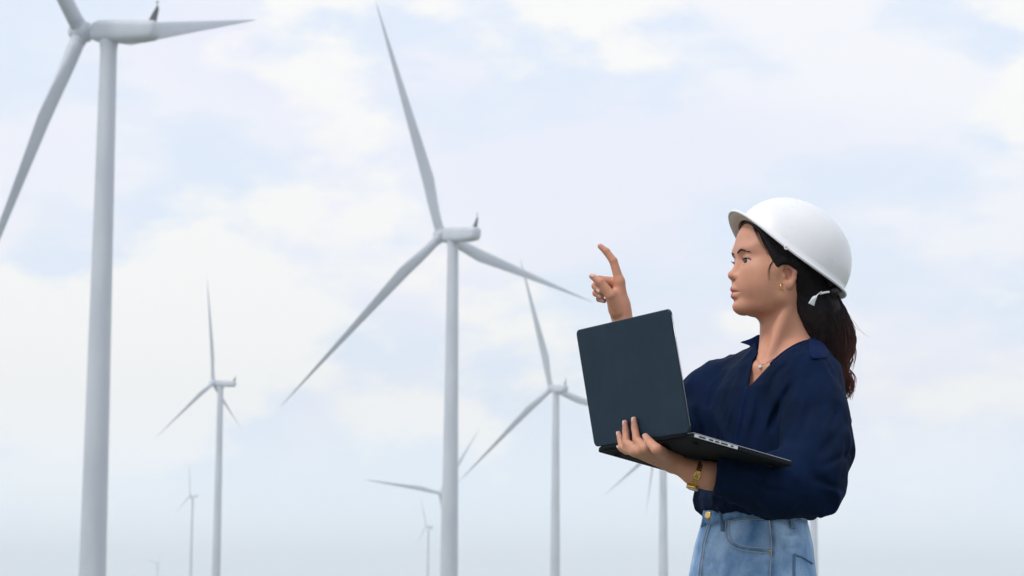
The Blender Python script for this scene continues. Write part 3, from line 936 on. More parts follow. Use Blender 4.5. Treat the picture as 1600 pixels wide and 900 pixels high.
# collar: a folded band round the neck with a leaf on either side
m_ = MB()
m_.tube(spline([W(1204, 569, -.112), W(1226, 553, -.100), W(1249, 541, -.080), W(1270, 536, -.04), W(1282, 535, .02), W(1262, 526, .07), W(1222, 522, .082), W(1192, 528, .055), W(1187, 545, .02), W(1178, 566, -.02)], 60),
        [(.0030 + .0075 * math.sin(math.pi * i_ / 59) ** .8, .0024) for i_ in range(60)], 12, nrm=(0, 0, 1))
COLLAR = m_.build('collar', mcol, SHIRT)
def patch(name, outline, mat, parent, T=None, off=.004, thick=.003, dep=None, nmid=None):
    """a cloth leaf with thickness: outline in reference points, draped on T or at the depths dep"""
    n = len(outline)
    c = A(outline).mean(0)
    V, F = [], []
    rings = (1.0, .8, .55, .3)
    for k in rings:
        for i, p in enumerate(outline):
            V.append(c + (A(p) - c) * k)
    V.append(c)
    P3 = []
    for x, y in V:
        if T is not None:
            v = W(x, y) - _c; v /= np.linalg.norm(v)
            hit, nr_, _, _ = T.ray_cast(Vector(_c), Vector(v))
            if hit is None: hit, nr_, _, _ = T.find_nearest(Vector(W(x, y, -.05)))
            P3.append(A(hit) + A((0, -1, .15)) * off)
        else:
            P3.append(W(x, y, dep(x, y)))
    for r_ in range(len(rings) - 1):
        for i in range(n):
            F.append((r_ * n + i, r_ * n + (i + 1) % n, (r_ + 1) * n + (i + 1) % n, (r_ + 1) * n + i))
    F += [((len(rings) - 1) * n + i, (len(rings) - 1) * n + (i + 1) % n, len(V) - 1) for i in range(n)]
    o = mesh_obj(name, A(P3), F, mat, parent)
    sm = o.modifiers.new('thick', 'SOLIDIFY'); sm.thickness = thick; sm.offset = 0
    ss = o.modifiers.new('soft', 'SUBSURF'); ss.levels = ss.render_levels = 1
    return o
patch('collar_leaf', [(1263, 529), (1272, 527.5), (1282, 528), (1291, 532), (1294, 541), (1295, 551), (1294.5, 560.5), (1284, 561.5), (1273, 562), (1265.5, 561.5), (1264, 551), (1263, 540)], mcol, COLLAR, T=ST, off=.0045, thick=.003)
patch('collar_leaf', [(1154, 534.5), (1165, 532), (1176, 528), (1183, 523), (1188, 521.5), (1189, 532), (1189, 549), (1184, 551), (1178, 545), (1170, 539), (1160, 536.5)], mcol, COLLAR,
      dep=lambda x, y: .012 + (1189 - x) * .0008, thick=.003)
# stitched edges: placket below the opening, shoulder seam
m_ = MB()
pl = drape(ST, [(1168, 605), (1163, 625), (1158, 650), (1153, 680), (1150, 700)], 24, .0006)
m_.tube(pl, [(.0045, .0014)] * 24, 8, nrm=(1, 0, .2))
m_.build('placket', mcol, SHIRT)

# ------------------------------------------------------------------ jeans
J = Sdf()
JS = ((960, 1175, 0, .112, .172, 20), (930, 1174.5, 0, .118, .171, 20), (900, 1175, 0, .1165, .166, 20), (875, 1176, 0, .112, .160, 21), (850, 1177, 0, .108, .151, 22), (815, 1178, 0, .0965, .137, 22), (794, 1178, 0, .0925, .131, 22))
J.loft([sec(*q) for q in JS], k=.02)
for s in (1, -1):
    hp = hipc + l20 * .085 * s
    kn = A((hp[0], hp[1], .47)) + f20 * (.03 if s > 0 else -.01) + l20 * .01 * s
    an = A((kn[0], kn[1], .085)) - f20 * .02 + l20 * .01 * s
    J.chain([hp - A((0, 0, .01)), (hp + kn) / 2, kn, an - A((0, 0, .02))], [.095, .083, .067, .060], .03)
JC = [([(1098, 838), (1120, 850), (1140, 872)], .0035, .005), ([(1094, 868), (1115, 880), (1150, 884)], .0035, .006), ([(1215, 880), (1180, 884), (1150, 896)], .0028, .005),
      ([(1262, 850), (1240, 858), (1215, 856)], .0028, .005), ([(1258, 832), (1236, 838), (1214, 834)], .0022, .004), ([(1092, 892), (1110, 900), (1130, 915)], .0035, .006),
      ([(1268, 890), (1250, 905), (1220, 912)], .0025, .006), ([(1116, 830), (1113, 862), (1108, 900)], .0030, .0035), ([(1140, 845), (1160, 850), (1190, 848)], .0018, .005)]
def jcr(p):
    out = np.zeros(p.shape[:-1]); front = np.clip((DIST + .02 - p[..., 1]) / .05, 0, 1)
    for pts, amp, wd in JC:
        d, k_ = polydist(p, pts); out += amp * k_ * (np.exp(-(d / wd) ** 2) - .45 * np.exp(-(d / (wd * 2.2)) ** 2))
    return out * front
J_ops = 0
def jw(p):
    a = p - A((.5, 4.9, 0))
    w1 = ridges(np.stack([a[..., 0] * 7 + a[..., 2] * 10, a[..., 1] * 8, a[..., 2] * 15 - a[..., 0] * 14], -1) + .4 * vnoise(p * 7, 31)[..., None], 32)
    k = np.clip((.93 - p[..., 2]) / .12, .12, 1)
    return -.0028 * k * w1
J.fn(jw, A((.5, 4.9, .6)), 5, 0, 'd')
J.fn(jcr, A((.5, 4.9, .6)), 5, 0, 'd')
JV, JF = J.mesh((.2, 4.55, .03), (.8, 5.25, 1.05), .0032)
JV = relax(JV, JF, 2, .5)
mj = principled('washed denim', (.10, .20, .40), .85, .2, sheen=.1)
t, b_ = nodes(mj)
c0 = vary(mj, (.070, .195, .41), (.37, .55, .79), 13, lo=.34, hi=.66, detail=7, stretch=(1.2, 1.2, .8))
nz = noise_tex(t, 700, 2, .5, stretch=(1, 1, .22))
mr = t.nodes.new('ShaderNodeMapRange'); mr.inputs['From Min'].default_value = .3; mr.inputs['From Max'].default_value = .7; mr.inputs['To Min'].default_value = .90; mr.inputs['To Max'].default_value = 1.09
t.links.new(nz, mr.inputs[0])
at = t.nodes.new('ShaderNodeAttribute'); at.attribute_name = 'tint'
def mul(a, b__):
    m = t.nodes.new('ShaderNodeMix'); m.data_type = 'RGBA'; m.blend_type = 'MULTIPLY'; m.inputs[0].default_value = 1
    t.links.new(a, m.inputs[6]); t.links.new(b__, m.inputs[7]); return m.outputs[2]
t.links.new(mul(mul(c0, mr.outputs[0]), at.outputs['Color']), b_.inputs['Base Color'])
bump(mj, 420, .3, .0006, detail=2, stretch=(1, 1, .25))
JT = BVHTree.FromPolygons([tuple(v) for v in JV], [tuple(int(i) for i in f) for f in JF])
# dye is darker along the seams and the waistband, paler on the thigh
side = drape(JT, [(1203, 806), (1206, 830), (1207.5, 850), (1207, 870), (1205, 900), (1203, 925)], 60, .0)
pk = [(1137, 813), (1135.5, 828), (1138, 841), (1145, 851), (1158, 857), (1172, 859.5), (1188, 861), (1205, 862.5)]
pock = drape(JT, pk, 60, 0)
band = drape(JT, [(1093, 823), (1108, 820), (1124, 818), (1140, 813), (1165, 810), (1190, 809), (1204, 809), (1232, 810), (1248, 813), (1259, 817)], 80, 0)
fly = drape(JT, [(1110, 820), (1104, 840), (1100, 862), (1097, 885), (1095, 905)], 40, 0)
jt = np.ones(len(JV))
near = (JV[:, 1] < 4.95) & (JV[:, 2] > .8)
idx = np.nonzero(near)[0]
def near_line(L_, wd, amt):
    dd = np.min(np.linalg.norm(JV[idx][:, None, :] - L_[None, ::2], axis=2), axis=1)
    jt[idx] *= 1 - amt * np.exp(-(dd / wd) ** 2) * (.75 + .5 * vnoise(JV[idx] * 90, 41))
near_line(side, .006, .60); near_line(pock, .0055, .52); near_line(fly, .009, .58); near_line(band, .0055, .55)
jt[JV[:, 2] > band[:, 2].mean() - .0] *= .80
cl = np.column_stack([jt ** 1.25, jt ** 1.1, jt])
JEANS = mesh_obj('jeans', JV, JF, mj, PERSON, col=cl)
mjs = principled('seam thread', (.42, .48, .58), .8, .2)
mjd = principled('denim seam', (.13, .22, .37), .85, .2)
bump(mjd, 300, .6, .001, detail=2)
m_ = MB()
for L_, o_ in ((side, .0026), (pock, .003), (pock, -.006), (fly, .0), (fly, .010)):
    T_ = np.gradient(L_, axis=0); T_ /= np.linalg.norm(T_, axis=1)[:, None]
    nrm = A([A(JT.find_nearest(Vector(p))[1]) for p in L_])
    sd_ = np.cross(T_, nrm)
    m_.tube(L_ + sd_ * o_ + nrm * .0007, [.0010] * len(L_), 6)
for o_ in (.0, .0035):
    m_.tube(band + A((0, -.0006, -o_)), [.0007] * len(band), 6)
m_.build('seam_stitching', mjs, JEANS)
m_ = MB()
for L_ in (side, pock): m_.tube(L_, [(.0048, .0016)] * len(L_), 8, nrm=None)
# waistband: raised band of cloth
wb = []
for i in range(60):
    a = 2 * math.pi * i / 60
m_2 = MB()
up_ = drape(JT, [(1096, 800), (1108, 798), (1124, 797), (1140, 796), (1165, 795.5), (1204, 795), (1232, 795.5), (1257, 797)], 80, 0)
nrm = A([A(JT.find_nearest(Vector(p))[1]) for p in band])
V = []
for i in range(80):
    n0 = nrm[i] * A((1, 1, .2)); n0 = n0 / np.linalg.norm(n0)
    for q_, o_ in ((band[i], .0006), (band[i] + n0 * .0022, .0), (up_[i] + n0 * .0024, 0), (up_[i] - n0 * .001, 0)):
        V.append(q_ + n0 * o_)
F = [(i * 4 + j, i * 4 + j + 1, (i + 1) * 4 + j + 1, (i + 1) * 4 + j) for i in range(79) for j in range(3)]
m_2.add(V, F)
mwb = principled('denim waistband', (.070, .135, .275), .85, .2)
vary(mwb, (.07, .16, .33), (.20, .34, .55), 30, detail=4); bump(mwb, 300, .5, .001, detail=2)
m_2.build('waistband', mwb, JEANS)
mlo = principled('denim loop', (.16, .27, .43), .85, .2); bump(mlo, 300, .5, .001, detail=2)
for pts in ([(1129, 800), (1130, 815), (1132, 831)], [(1233, 797), (1235.5, 812), (1238, 827)]):
    q_ = drape(JT, pts, 12, .0042)
    MB().tube(q_, [(.0050, .0017)] * 12, 10, nrm=(1, .35, 0)).build('belt_loop', mlo, JEANS)
q_ = drape(JT, [(1239.5, 926), (1240, 900), (1240.5, 869), (1241, 867.5), (1252, 871), (1262, 877), (1268, 881)], 40, .0015)
MB().tube(q_, [(.0030, .0012)] * 40, 6).build('back_pocket', mjd, JEANS)
mbr = principled('antique brass', (.72, .50, .20), .32, .5, metal=1)
bp = drape(JT, [(1110, 806), (1110.5, 806.2)], 2, .004)[0]
n0 = A(JT.find_nearest(Vector(bp))[1]); n0 = unit(n0 + A((0, -.5, 0)))
MB().tube([bp - n0 * .002, bp + n0 * .002, bp + n0 * .0032, bp + n0 * .0034], [.0088, .0088, .0075, .005], 24, nrm=(0, 0, 1)).build('button', mbr, JEANS)
rv = drape(JT, [(1202.5, 861), (1203, 861)], 2, .0008)[0]
MB().tube([rv - A((0, .0, 0)), rv - A((0, .0018, 0))], [.0030, .0022], 14, nrm=(0, 0, 1)).build('rivet', mbr, JEANS)
msho = principled('white canvas', (.72, .71, .68), .8, .3); msol = principled('rubber sole', (.60, .58, .54), .6, .4)
for s in (1, -1):
    hp = hipc + l20 * .085 * s
    kn = A((hp[0], hp[1], .47)) + f20 * (.03 if s > 0 else -.01) + l20 * .01 * s
    an = A((kn[0], kn[1], .085)) - f20 * .02 + l20 * .01 * s
    D_ = Sdf(); fx = A((an[0], an[1], 0))
    D_.cone(fx - f20 * .03 + A((0, 0, .055)), fx + f20 * .13 + A((0, 0, .040)), .040, .036, .02)
    D_.cone(fx + A((0, 0, .09)), fx + f20 * .08 + A((0, 0, .055)), .040, .036, .02)
    D_.fn(lambda p: .022 - p[..., 2], fx, .4, .002, '&')
    v_, f_ = D_.mesh(fx + A((-.25, -.25, -.02)), fx + A((.25, .25, .16)), .005)
    so = mesh_obj('shoe', v_, f_, msho, PERSON)
    m_ = MB(); a = np.linspace(0, 2 * math.pi, 40, endpoint=False)
    ring = A([fx + f20 * (.05 + .135 * math.cos(x)) + l20 * (.044 * math.sin(x)) for x in a])
    V = np.concatenate([ring, ring + A((0, 0, .024))]); F = [(i, (i + 1) % 40, 40 + (i + 1) % 40, 40 + i) for i in range(40)] + [tuple(range(39, -1, -1)), tuple(range(40, 80))]
    m_.add(V, F).build('sole', msol, so, smooth=False)

# ------------------------------------------------------------------ hair (kept inside the hard hat's shell)
HC = W(1236.5, 396.5, 0)
PT = R(33.7)
yh = R(12)
h0 = A((-math.cos(yh), -math.sin(yh), 0)); KL = A((math.sin(yh), -math.cos(yh), 0))
KF = h0 * math.cos(PT) + A((0, 0, 1)) * math.sin(PT); KU = -h0 * math.sin(PT) + A((0, 0, 1)) * math.cos(PT)
RL = R(-.5); KL, KU = KL * math.cos(RL) + KU * math.sin(RL), KU * math.cos(RL) - KL * math.sin(RL)
HATF = (HC, KF, KL, KU)
Hh = Sdf()
Hh.ell(H(-.022, 0, .050), (.104, .0815, .095), HM, .01)
Hh.ell(H(-.020, 0, .052), (.1055, .0815, .0955), HM, .01)
Hh.ell(H(.034, 0, .062), (.0465, .0630, .0515), HM, .03)
Hh.ell(H(.022, 0, .02), (.057, .0655, .062), HM, .03)
Hh.ell(H(-.030, 0, .010), (.085, .0805, .070), HM, .03)
Hh.chain([H(-.070, 0, -.02), W(1262, 490, .0), W(1273, 522, .012), W(1292, 560, .03)], [.054, .043, .030, .020], .03)
Hh.chain([W(1294, 462, .0), W(1296, 490, .0), W(1302, 518, .005), W(1305, 547, .01), W(1305, 572, .012), W(1318, 600, .012)], [.016, .023, .022, .017, .011, .004], .02)
FP = [(.3, .19), (.090, .135), (.070, .112), (.060, .084), (.050, .060), (.041, .040), (.034, .020), (.029, .008), (.024, .002), (.019, .005), (.012, .012), (.002, .017), (-.009, .017), (-.018, .008), (-.020, -.012), (-.019, -.040), (-.026, -.075), (-.044, -.115), (-.060, -.150), (.3, -.3)]
FPa = A(FP)
def facecut(p):
    q = hl(p); return np.maximum(poly2d(q[..., [0, 2]] + (vnoise(p * 55, 21) * .0018)[..., None], FPa), -1)
Hh.fn(facecut, H(0, 0, 0), .5, .006, '-')
Hh.chain([H(.024, .070, .034), H(.008, .077, .022), H(-.012, .081, .016), H(-.030, .078, .000), H(-.040, .066, -.024)], [.006, .0085, .009, .009, .008], .008)
def strands(p):
    q = hl(p)
    a = np.arctan2(q[..., 2] - .02, q[..., 0] + .0)
    c = np.stack([a * 26 + q[..., 1] * 60, q[..., 1] * 120, q[..., 0] * 8], -1)
    v = np.where(p[..., 2] < W(0, 480)[2], vnoise(np.stack([p[..., 0] * 190, p[..., 1] * 190, p[..., 2] * 16], -1), 23), vnoise(c, 22))
    return .0007 * v
Hh.fn(strands, H(0, 0, 0), 5, 0, 'd')
def hatroom(p):
    q = p - HATF[0]; q = np.stack([q @ HATF[1], q @ HATF[2], q @ HATF[3]], -1)
    r = A((.121, .100, .116)); k0 = np.linalg.norm(q / r, axis=-1)
    return np.minimum((k0 - 1) * .1, q[..., 2] + .006)
Hh.fn(hatroom, H(0, 0, 0), 5, .004, '&')
HV, HFc = Hh.mesh((.42, 4.74, 1.2), (.76, 5.08, 1.66), .0019)
HV = relax(HV, HFc, 1, .4)
mhr = principled('dark hair', (.014, .010, .011), .55, .22)
t, b_ = nodes(mhr)
at = t.nodes.new('ShaderNodeAttribute'); at.attribute_name = 'tint'; t.links.new(at.outputs['Color'], b_.inputs['Base Color'])
bump(mhr, 260, .5, .0012, detail=3, stretch=(1, 1, .12))
def hcol(P):
    """brown shows through towards the back edge and the tips of the ponytail"""
    tz = np.clip((W(0, 470)[2] - P[:, 2]) / .16, 0, 1); tx = np.clip((P[:, 0] - W(1300, 530)[0]) / .035, 0, 1)
    k = (np.clip(tz * (.15 + .85 * tx), 0, 1) * (.6 + .6 * np.random.default_rng(9).random(len(P)) * 0 + .4 * vnoise(P * A((120, 120, 12)), 8)))[:, None]
    k = np.clip(k * 1.15 + .10 * tz[:, None], 0, 1)
    return A((.013, .010, .012)) * (1 - k) + A((.19, .070, .052)) * k
HAIR = mesh_obj('hair', HV, HFc, mhr, PERSON, col=hcol(HV))
# ponytail strands
rg = np.random.default_rng(7)
m_ = MB(); sc_ = []
mid = [(1296, 460), (1298, 490), (1305, 518), (1309, 547), (1306, 571), (1320, 600), (1325, 620)]
for k in range(1300):
    ph = rg.uniform(0, 2 * math.pi); rr = rg.random() ** .33
    ox, oy = math.cos(ph) * rr, math.sin(ph) * rr
    wd = [10, 26, 29, 24, 18, 12, 6]; n_end = 7 if rg.random() < .4 else rg.integers(4, 7)
    wob = rg.normal(0, 3.0, 2); fr = rg.uniform(.5, 1.1); p0 = rg.uniform(0, 6)
    pts = []
    for i in range(n_end):
        x, y = mid[i]
        pts.append(W(x + ox * wd[i] + math.sin(i * fr * 1.6 + p0) * 3.0 + wob[0] * i / 7, y + oy * 5 * (i > 0) + rg.normal(0, 1.5), .005 + oy * wd[i] * .0013))
    P = spline(pts, 26)[:rg.integers(20, 27)]; n = len(P)
    r0 = rg.uniform(.0004, .0010)
    m_.tube(P, np.concatenate([np.linspace(.0004, r0, 6), np.full(n - 12, r0), np.linspace(r0, .00015, 6)]), 4)
# combed-back strands lying on the head
HT = BVHTree.FromPolygons([tuple(v) for v in HV], [tuple(int(i) for i in f) for f in HFc])
edge_ = spline([(1176, 350, 0), (1186, 370, 0), (1198, 396, 0), (1208, 416, 0), (1226, 419, 0), (1243, 424, 0), (1243, 450, 0), (1243, 478, 0), (1250, 502, 0), (1264, 526, 0)], 200)
for k in range(520):
    u = rg.random(); e0 = edge_[int(u * 199)][:2] + rg.normal(0, 1.5, 2) + A((3, 0)) * rg.random() * 6
    tgt = A((1297 + rg.normal(0, 5), 470 + 45 * u + rg.normal(0, 6))) if u > .25 else A((1290 + rg.normal(0, 5), 440 + 60 * u + rg.normal(0, 8)))
    midp = (e0 + tgt) / 2 + A((-4 if u > .6 else 5, 16 * (.6 - u)))
    f0, f1 = sorted(rg.uniform(0, 1, 2)); f1 = max(f1, f0 + .35)
    P = drape(HT, [tuple(e0), tuple(midp), tuple(tgt)], 14, .0004)
    st = np.linalg.norm(np.diff(P, axis=0), axis=1)
    if st.max() > .035: continue
    P = P[int(f0 * 4):max(int(f0 * 4) + 6, int(min(1, f1) * 14))]
    m_.tube(P, np.concatenate([[.0002], np.full(len(P) - 2, rg.uniform(.0004, .0009)), [.0002]]), 4)
# wisps and flyaways
for a_, b2, c2, r0 in (((1313, 470), (1329, 498), (1348, 525), .0005), ((1316, 488), (1334, 510), (1357, 527), .0004), ((1326, 520), (1337, 548), (1331, 580), .0011), ((1320, 498), (1338, 528), (1330, 560), .0012), ((1322, 505), (1336, 540), (1322, 572), .0012), ((1318, 560), (1330, 582), (1334, 606), .0012), ((1316, 566), (1336, 590), (1330, 618), .001), ((1302, 545), (1298, 572), (1312, 600), .001),
                      ((1318, 500), (1334, 532), (1333, 566), .0014), ((1333, 560), (1325, 585), (1333, 612), .0012), ((1330, 585), (1334, 603), (1326, 624), .0012), ((1322, 600), (1328, 616), (1318, 628), .001),
                      ((1211, 408), (1204, 427), (1207, 445), .0004), ((1209, 406), (1202, 420), (1203, 438), .0004), ((1213, 410), (1207, 424), (1209, 438), .0004), ((1180, 350), (1190, 372), (1200, 398), .0006), ((1176, 350), (1184, 368), (1196, 390), .0005),
                      ((1300, 540), (1295, 565), (1303, 590), .0012), ((1296, 548), (1291, 566), (1298, 580), .0009)):
    P = drape(BT, [a_, b2, c2], 18, .0012) if a_[0] < 1210 else spline([W(*a_), W(*b2), W(*c2)], 18)
    for j in range(9 if a_[0] < 1210 else 5 if r0 > .0005 else 1):
        o_ = rg.normal(0, .0016, 3) * A((1, 1, .3))
        m_.tube(P + o_ * np.linspace(.2, 1.3, 18)[:, None], np.linspace(r0, .0001, 18), 4)
Vs = np.concatenate(m_.V)
m_.V = [Vs]
mesh_obj('ponytail', Vs, np.asarray([f for f in m_.F if len(f) == 4]), mhr, HAIR, col=hcol(Vs))
# ------------------------------------------------------------------ hard hat
def K(f, l, u): return HC + KF * f + KL * l + KU * u
HAT = empty('hard_hat', HC)
tag(HAT, 'glossy white hard hat tilted back on the head of the woman', 'hard hat')
ORG[0] = HC
ns = 96
def hat_ring(t_, inner):
    """t_: 0 crown .. 1 rim of the dome .. 2 edge of the flange"""
    out_ = []
    for j in range(ns):
        a = 2 * math.pi * j / ns
        ca, sa = math.cos(a), math.sin(a)
        fa = .128 if ca > 0 else .129
        lb = .106
        if t_ <= 1:
            th_ = t_ * math.pi / 2
            f_, l_, u_ = fa * math.sin(th_) ** .93 * ca, lb * math.sin(th_) ** .93 * sa, .1125 * math.cos(th_) ** .97 - .019 * sa * sa * t_ ** 3
            cr = math.exp(-(l_ / .018) ** 2) * math.sin(th_ * 2) ** 2 * .0
            u_ += cr
        else:
            k = t_ - 1
            front = max(0, ca) ** 3
            ex = k * (.0065 + .020 * front + .003 * max(0, -ca) ** 2)
            f_, l_ = (fa + ex) * ca, (lb + ex * .8) * sa
            u_ = -k * (.0035 - .0085 * front) - .0015 * k * k - .019 * sa * sa
            f_ += .0 * front
        if inner:
            if t_ <= 1: f_ *= .975; l_ *= .972; u_ = u_ * .974 - .0
            else: u_ -= .0028; f_ *= .985 + .0 * k; l_ *= .985
        out_.append(K(f_ - .002, l_, u_ - .004))
    return out_
ts = [.02] + list(np.linspace(.06, 1, 26)) + [1.12, 1.35, 1.6, 1.85, 2.0]
V, F = [], []
for t_ in ts: V += hat_ring(t_, False)
no = len(ts)
edge = A(hat_ring(2.0, False)) * .5 + A(hat_ring(2.0, True)) * .5
for t_ in reversed(ts): V += hat_ring(t_, True)
for i in range(2 * no - 1): F += [(i * ns + j, (i + 1) * ns + j, (i + 1) * ns + (j + 1) % ns, i * ns + (j + 1) % ns) for j in range(ns)]
F += [tuple(range(ns)), tuple((2 * no - 1) * ns + j for j in range(ns - 1, -1, -1))]
mhat = principled('white plastic shell', (.80, .81, .83), .30, .5, coat=.2)
rough_vary(mhat, .22, .42, 14, detail=5)
vary(mhat, (.84, .84, .86), (.88, .88, .90), 11, detail=6)
bump(mhat, 26, .10, .0012, detail=3)
mhin = principled('cream plastic', (.62, .56, .49), .5, .4)
mbk = principled('black plastic', (.012, .012, .014), .45, .4)
mesh_obj('shell', V, F, mhat, HAT)
m_ = MB()                                        # rolled lip all round
lp = [A(hat_ring(2.0, False)[j]) * .5 + A(hat_ring(2.0, True)[j]) * .5 for j in range(ns)]
lp = A(lp + [lp[0]])
m_.tube(lp, [.0030] * (ns + 1), 8, cap=False).build('rim', mhat, HAT)
# lining of the peak, sweatband, straps and the side clip
Vl = [];  pr = []
for k_, t_ in enumerate((1.0, 1.3, 1.6, 1.93)):
    rg_ = hat_ring(t_, True)
    Vl += [A(rg_[j % ns]) - KU * .0012 for j in range(-16, 17)]
F = [(i * 33 + j, i * 33 + j + 1, (i + 1) * 33 + j + 1, (i + 1) * 33 + j) for i in range(3) for j in range(32)]
lo = mesh_obj('peak_lining', Vl, F, mhin, HAT)
lo.modifiers.new('t', 'SOLIDIFY').thickness = .001
m_ = MB()
bd = A([K(.103 * math.cos(a) - .006, .0885 * math.sin(a), -.002 - .010 * (1 - math.cos(a)) * .5) for a in np.linspace(0, 2 * math.pi, 65)])
m_.tube(bd, [(.011, .0016)] * 65, 8, cap=False, nrm=KU).build('sweatband', mbk, HAT)
m_ = MB()
for a0 in (.6, 2.2, 3.7, 5.3, 1.45, 4.6):
    P = [K(.100 * math.cos(a0) * s_, .088 * math.sin(a0) * s_, .085 * math.sqrt(max(0, 1 - s_ * s_)) + .0) for s_ in np.linspace(1, .05, 12)]
    m_.tube(P, [(.007, .0008)] * 12, 6)
m_.build('strap', mbk, HAT)
cp = K(.012, .1135, -.008)
m_ = MB()
v_ = unit(A((0, -1, .1)))
cpx = W(1228.5, 387, 0); cpx = cpx + (_c - cpx) / np.linalg.norm(_c - cpx) * (np.linalg.norm(_c - cpx) * (.116 / 4.9))
a = np.linspace(0, 2 * math.pi, 25)
m_.tube(A([cpx + A((math.cos(x) * .0032, 0, math.sin(x) * .0032)) for x in a]), [.0014] * 25, 8, cap=False).build('side_clip', mhat, HAT)
MB().tube([cpx + A((0, .001, 0)), cpx + A((0, .004, 0))], [.0030, .0030], 16, nrm=(0, 0, 1)).build('clip_hole', mbk, HAT)
# rear adjuster: white strap arc with a dark knob under the back of the shell
m_ = MB()
m_.tube(spline([W(1267.5, 476, -.079), W(1273, 465, -.081), W(1283, 456, -.078)], 16), [(.0042 + .003 * abs(i_ - 8) / 8, .0012) for i_ in range(16)], 10, nrm=(.75, 0, .65))
m_.tube(spline([W(1281, 459, -.079), W(1289, 457, -.077), W(1296, 456, -.070)], 10), [(.0022, .001)] * 10, 8, nrm=(0, 0, 1)).build('rear_strap', mhat, HAT)
MB().tube([W(1303, 455, -.040), W(1304, 456, -.056), W(1304, 456, -.060)], [.009, .009, .007], 18).build('adjuster_knob', mbk, HAT)

# ------------------------------------------------------------------ laptop
LAP = empty('laptop', LA + LH * LW / 2)
tag(LAP, 'open dark grey laptop held up from below, the back of its lid towards the viewer', 'laptop')
ORG[0] = LA + LH * LW / 2
def slab(o, X, Y, Nn, w_, d_, z0, z1, rad, name, mat, parent, bev=.0008, seg=8):
    """rounded plate in the X,Y plane, z0..z1 along Nn"""
    pts = []
    for cx, cy, a0 in ((w_ - rad, d_ - rad, 0), (rad, d_ - rad, 90), (rad, rad, 180), (w_ - rad, rad, 270)):
        for k in range(seg + 1):
            a = R(a0 + 90 * k / seg); pts.append((cx + rad * math.cos(a), cy + rad * math.sin(a)))
    n = len(pts)
    V = [o + X * x + Y * y + Nn * z for z in (z0, z1) for x, y in pts]
    F = [tuple(range(n - 1, -1, -1)), tuple(range(n, 2 * n))] + [(i, (i + 1) % n, n + (i + 1) % n, n + i) for i in range(n)]
    if np.dot(np.cross(X, Y), Nn) < 0: F = [f[::-1] for f in F]
    ob = mesh_obj(name, V, F, mat, parent, smooth=True)
    ob.data.set_sharp_from_angle(angle=R(35))
    if bev: bevel(ob, bev)
    return ob
mlap = principled('slate laptop case', (.021, .038, .056), .42, .3)
rough_vary(mlap, .48, .62, 20, detail=6)
vary(mlap, (.0090, .0285, .051), (.0125, .0345, .062), 7, detail=5)
mlap2 = principled('charcoal underside', (.0065, .0095, .014), .7, .2)
msil = principled('silver edge', (.62, .63, .65), .30, .5, metal=.85)
msc = principled('screen glass', (.008, .008, .010), .08, .5)
mkey = principled('key caps', (.015, .015, .017), .5, .4)
LID = slab(LA, LH, TV, TN, LW, LD, .0005, .0065, .011, 'lid', mlap, LAP, .0018)
MB().tube(A([LA + LH * x + TV * y + TN * .0030 for x, y in [(LW + .0004, .012), (LW + .0004, LD - .012)]]), [.0007, .0007], 6).build('lid_trim', msil, LID)
slab(LA + LH * .003 + TV * .004, LH, TV, TN, LW - .006, LD - .007, -.0006, .0004, .009, 'screen', msc, LID, 0)
BASE = slab(LA + BV * .002, LH, BV, BN, LW, LD, -.0100, .0000, .006, 'base', mlap2, LAP, .0022)
slab(LA + BV * .003 + LH * .001, LH, BV, BN, LW - .002, LD - .002, -.0008, .0005, .006, 'top_deck', msil, BASE, .0006)
m_ = MB()
for r_ in range(5):
    for c in range(13):
        m_.box(LA + LH * (.03 + .0225 * c + .0075) + BV * (.030 + .0195 * r_) + BN * .0012, LH * .0098, BV * .0082, BN * .0008)
m_.build('keyboard', mkey, BASE, smooth=False)
slab(LA + LH * .12 + BV * .150, LH, BV, BN, .105, .068, .0003, .0010, .004, 'touchpad', principled('touchpad', (.30, .31, .33), .35, .5), BASE, 0)
MB().tube([LA + LH * .02 + BV * .0 - BN * .003, LA + LH * (LW - .02) - BN * .003], [.0042, .0042], 16).build('hinge', mlap2, LAP)
# silver port strip on the near edge, with its sockets
e0 = LA + LH * (LW + .0006)
MB().box(e0 + BV * .054 - BN * .0050, LH * .0010, BV * .049, BN * .0030).build('port_strip', msil, BASE, smooth=False)
for x, w_ in ((.026, .0075), (.046, .0045), (.060, .0045), (.076, .0075), (.094, .0028)):
    MB().box(e0 + BV * (x - .004) - BN * .0050 + LH * .0011, LH * .0008, BV * w_, BN * .0014).build('port', mbk, BASE, smooth=False)
for x in (.03, LW - .03):
    for y in (.03, LD - .03):
        c = LA + LH * x + BV * y - BN * .0135
        MB().tube([c + BN * .001, c - BN * .0010], [.007, .006], 20).build('rubber_foot', mlap2, BASE)

# ------------------------------------------------------------------ jewellery and watch (worn)
ORG[0] = A((.50, 4.90, 0))
mgold = principled('polished gold', (.83, .56, .20), .22, .5, metal=1)
WC = W(1088.5, 740.5, -.2755); WX = unit(W(1060, 728, -.275) - W(1105, 743, -.274)); 
WY = unit(np.cross(WX, A((0, -1, 0)))); WZ = np.cross(WX, WY)
WT = empty('wristwatch', WC); WT.parent = PERSON; WT.location = tuple(WC - ORG[0])
WT2 = WT
bpy.data.objects.remove(WT)
m_ = MB()
nl = 34
for k in range(nl):                               # linked bracelet
    a = 2 * math.pi * k / nl
    rad_ = WY * math.cos(a) + WZ * math.sin(a); tn_ = -WY * math.sin(a) + WZ * math.cos(a)
    c = WC + rad_ * .0252
    for q_ in (-.0034, 0, .0034): m_.box(c + WX * q_, WX * .0015, tn_ * .0018, rad_ * .0010)
WB = m_.build('wristwatch', mgold, PERSON, smooth=False)
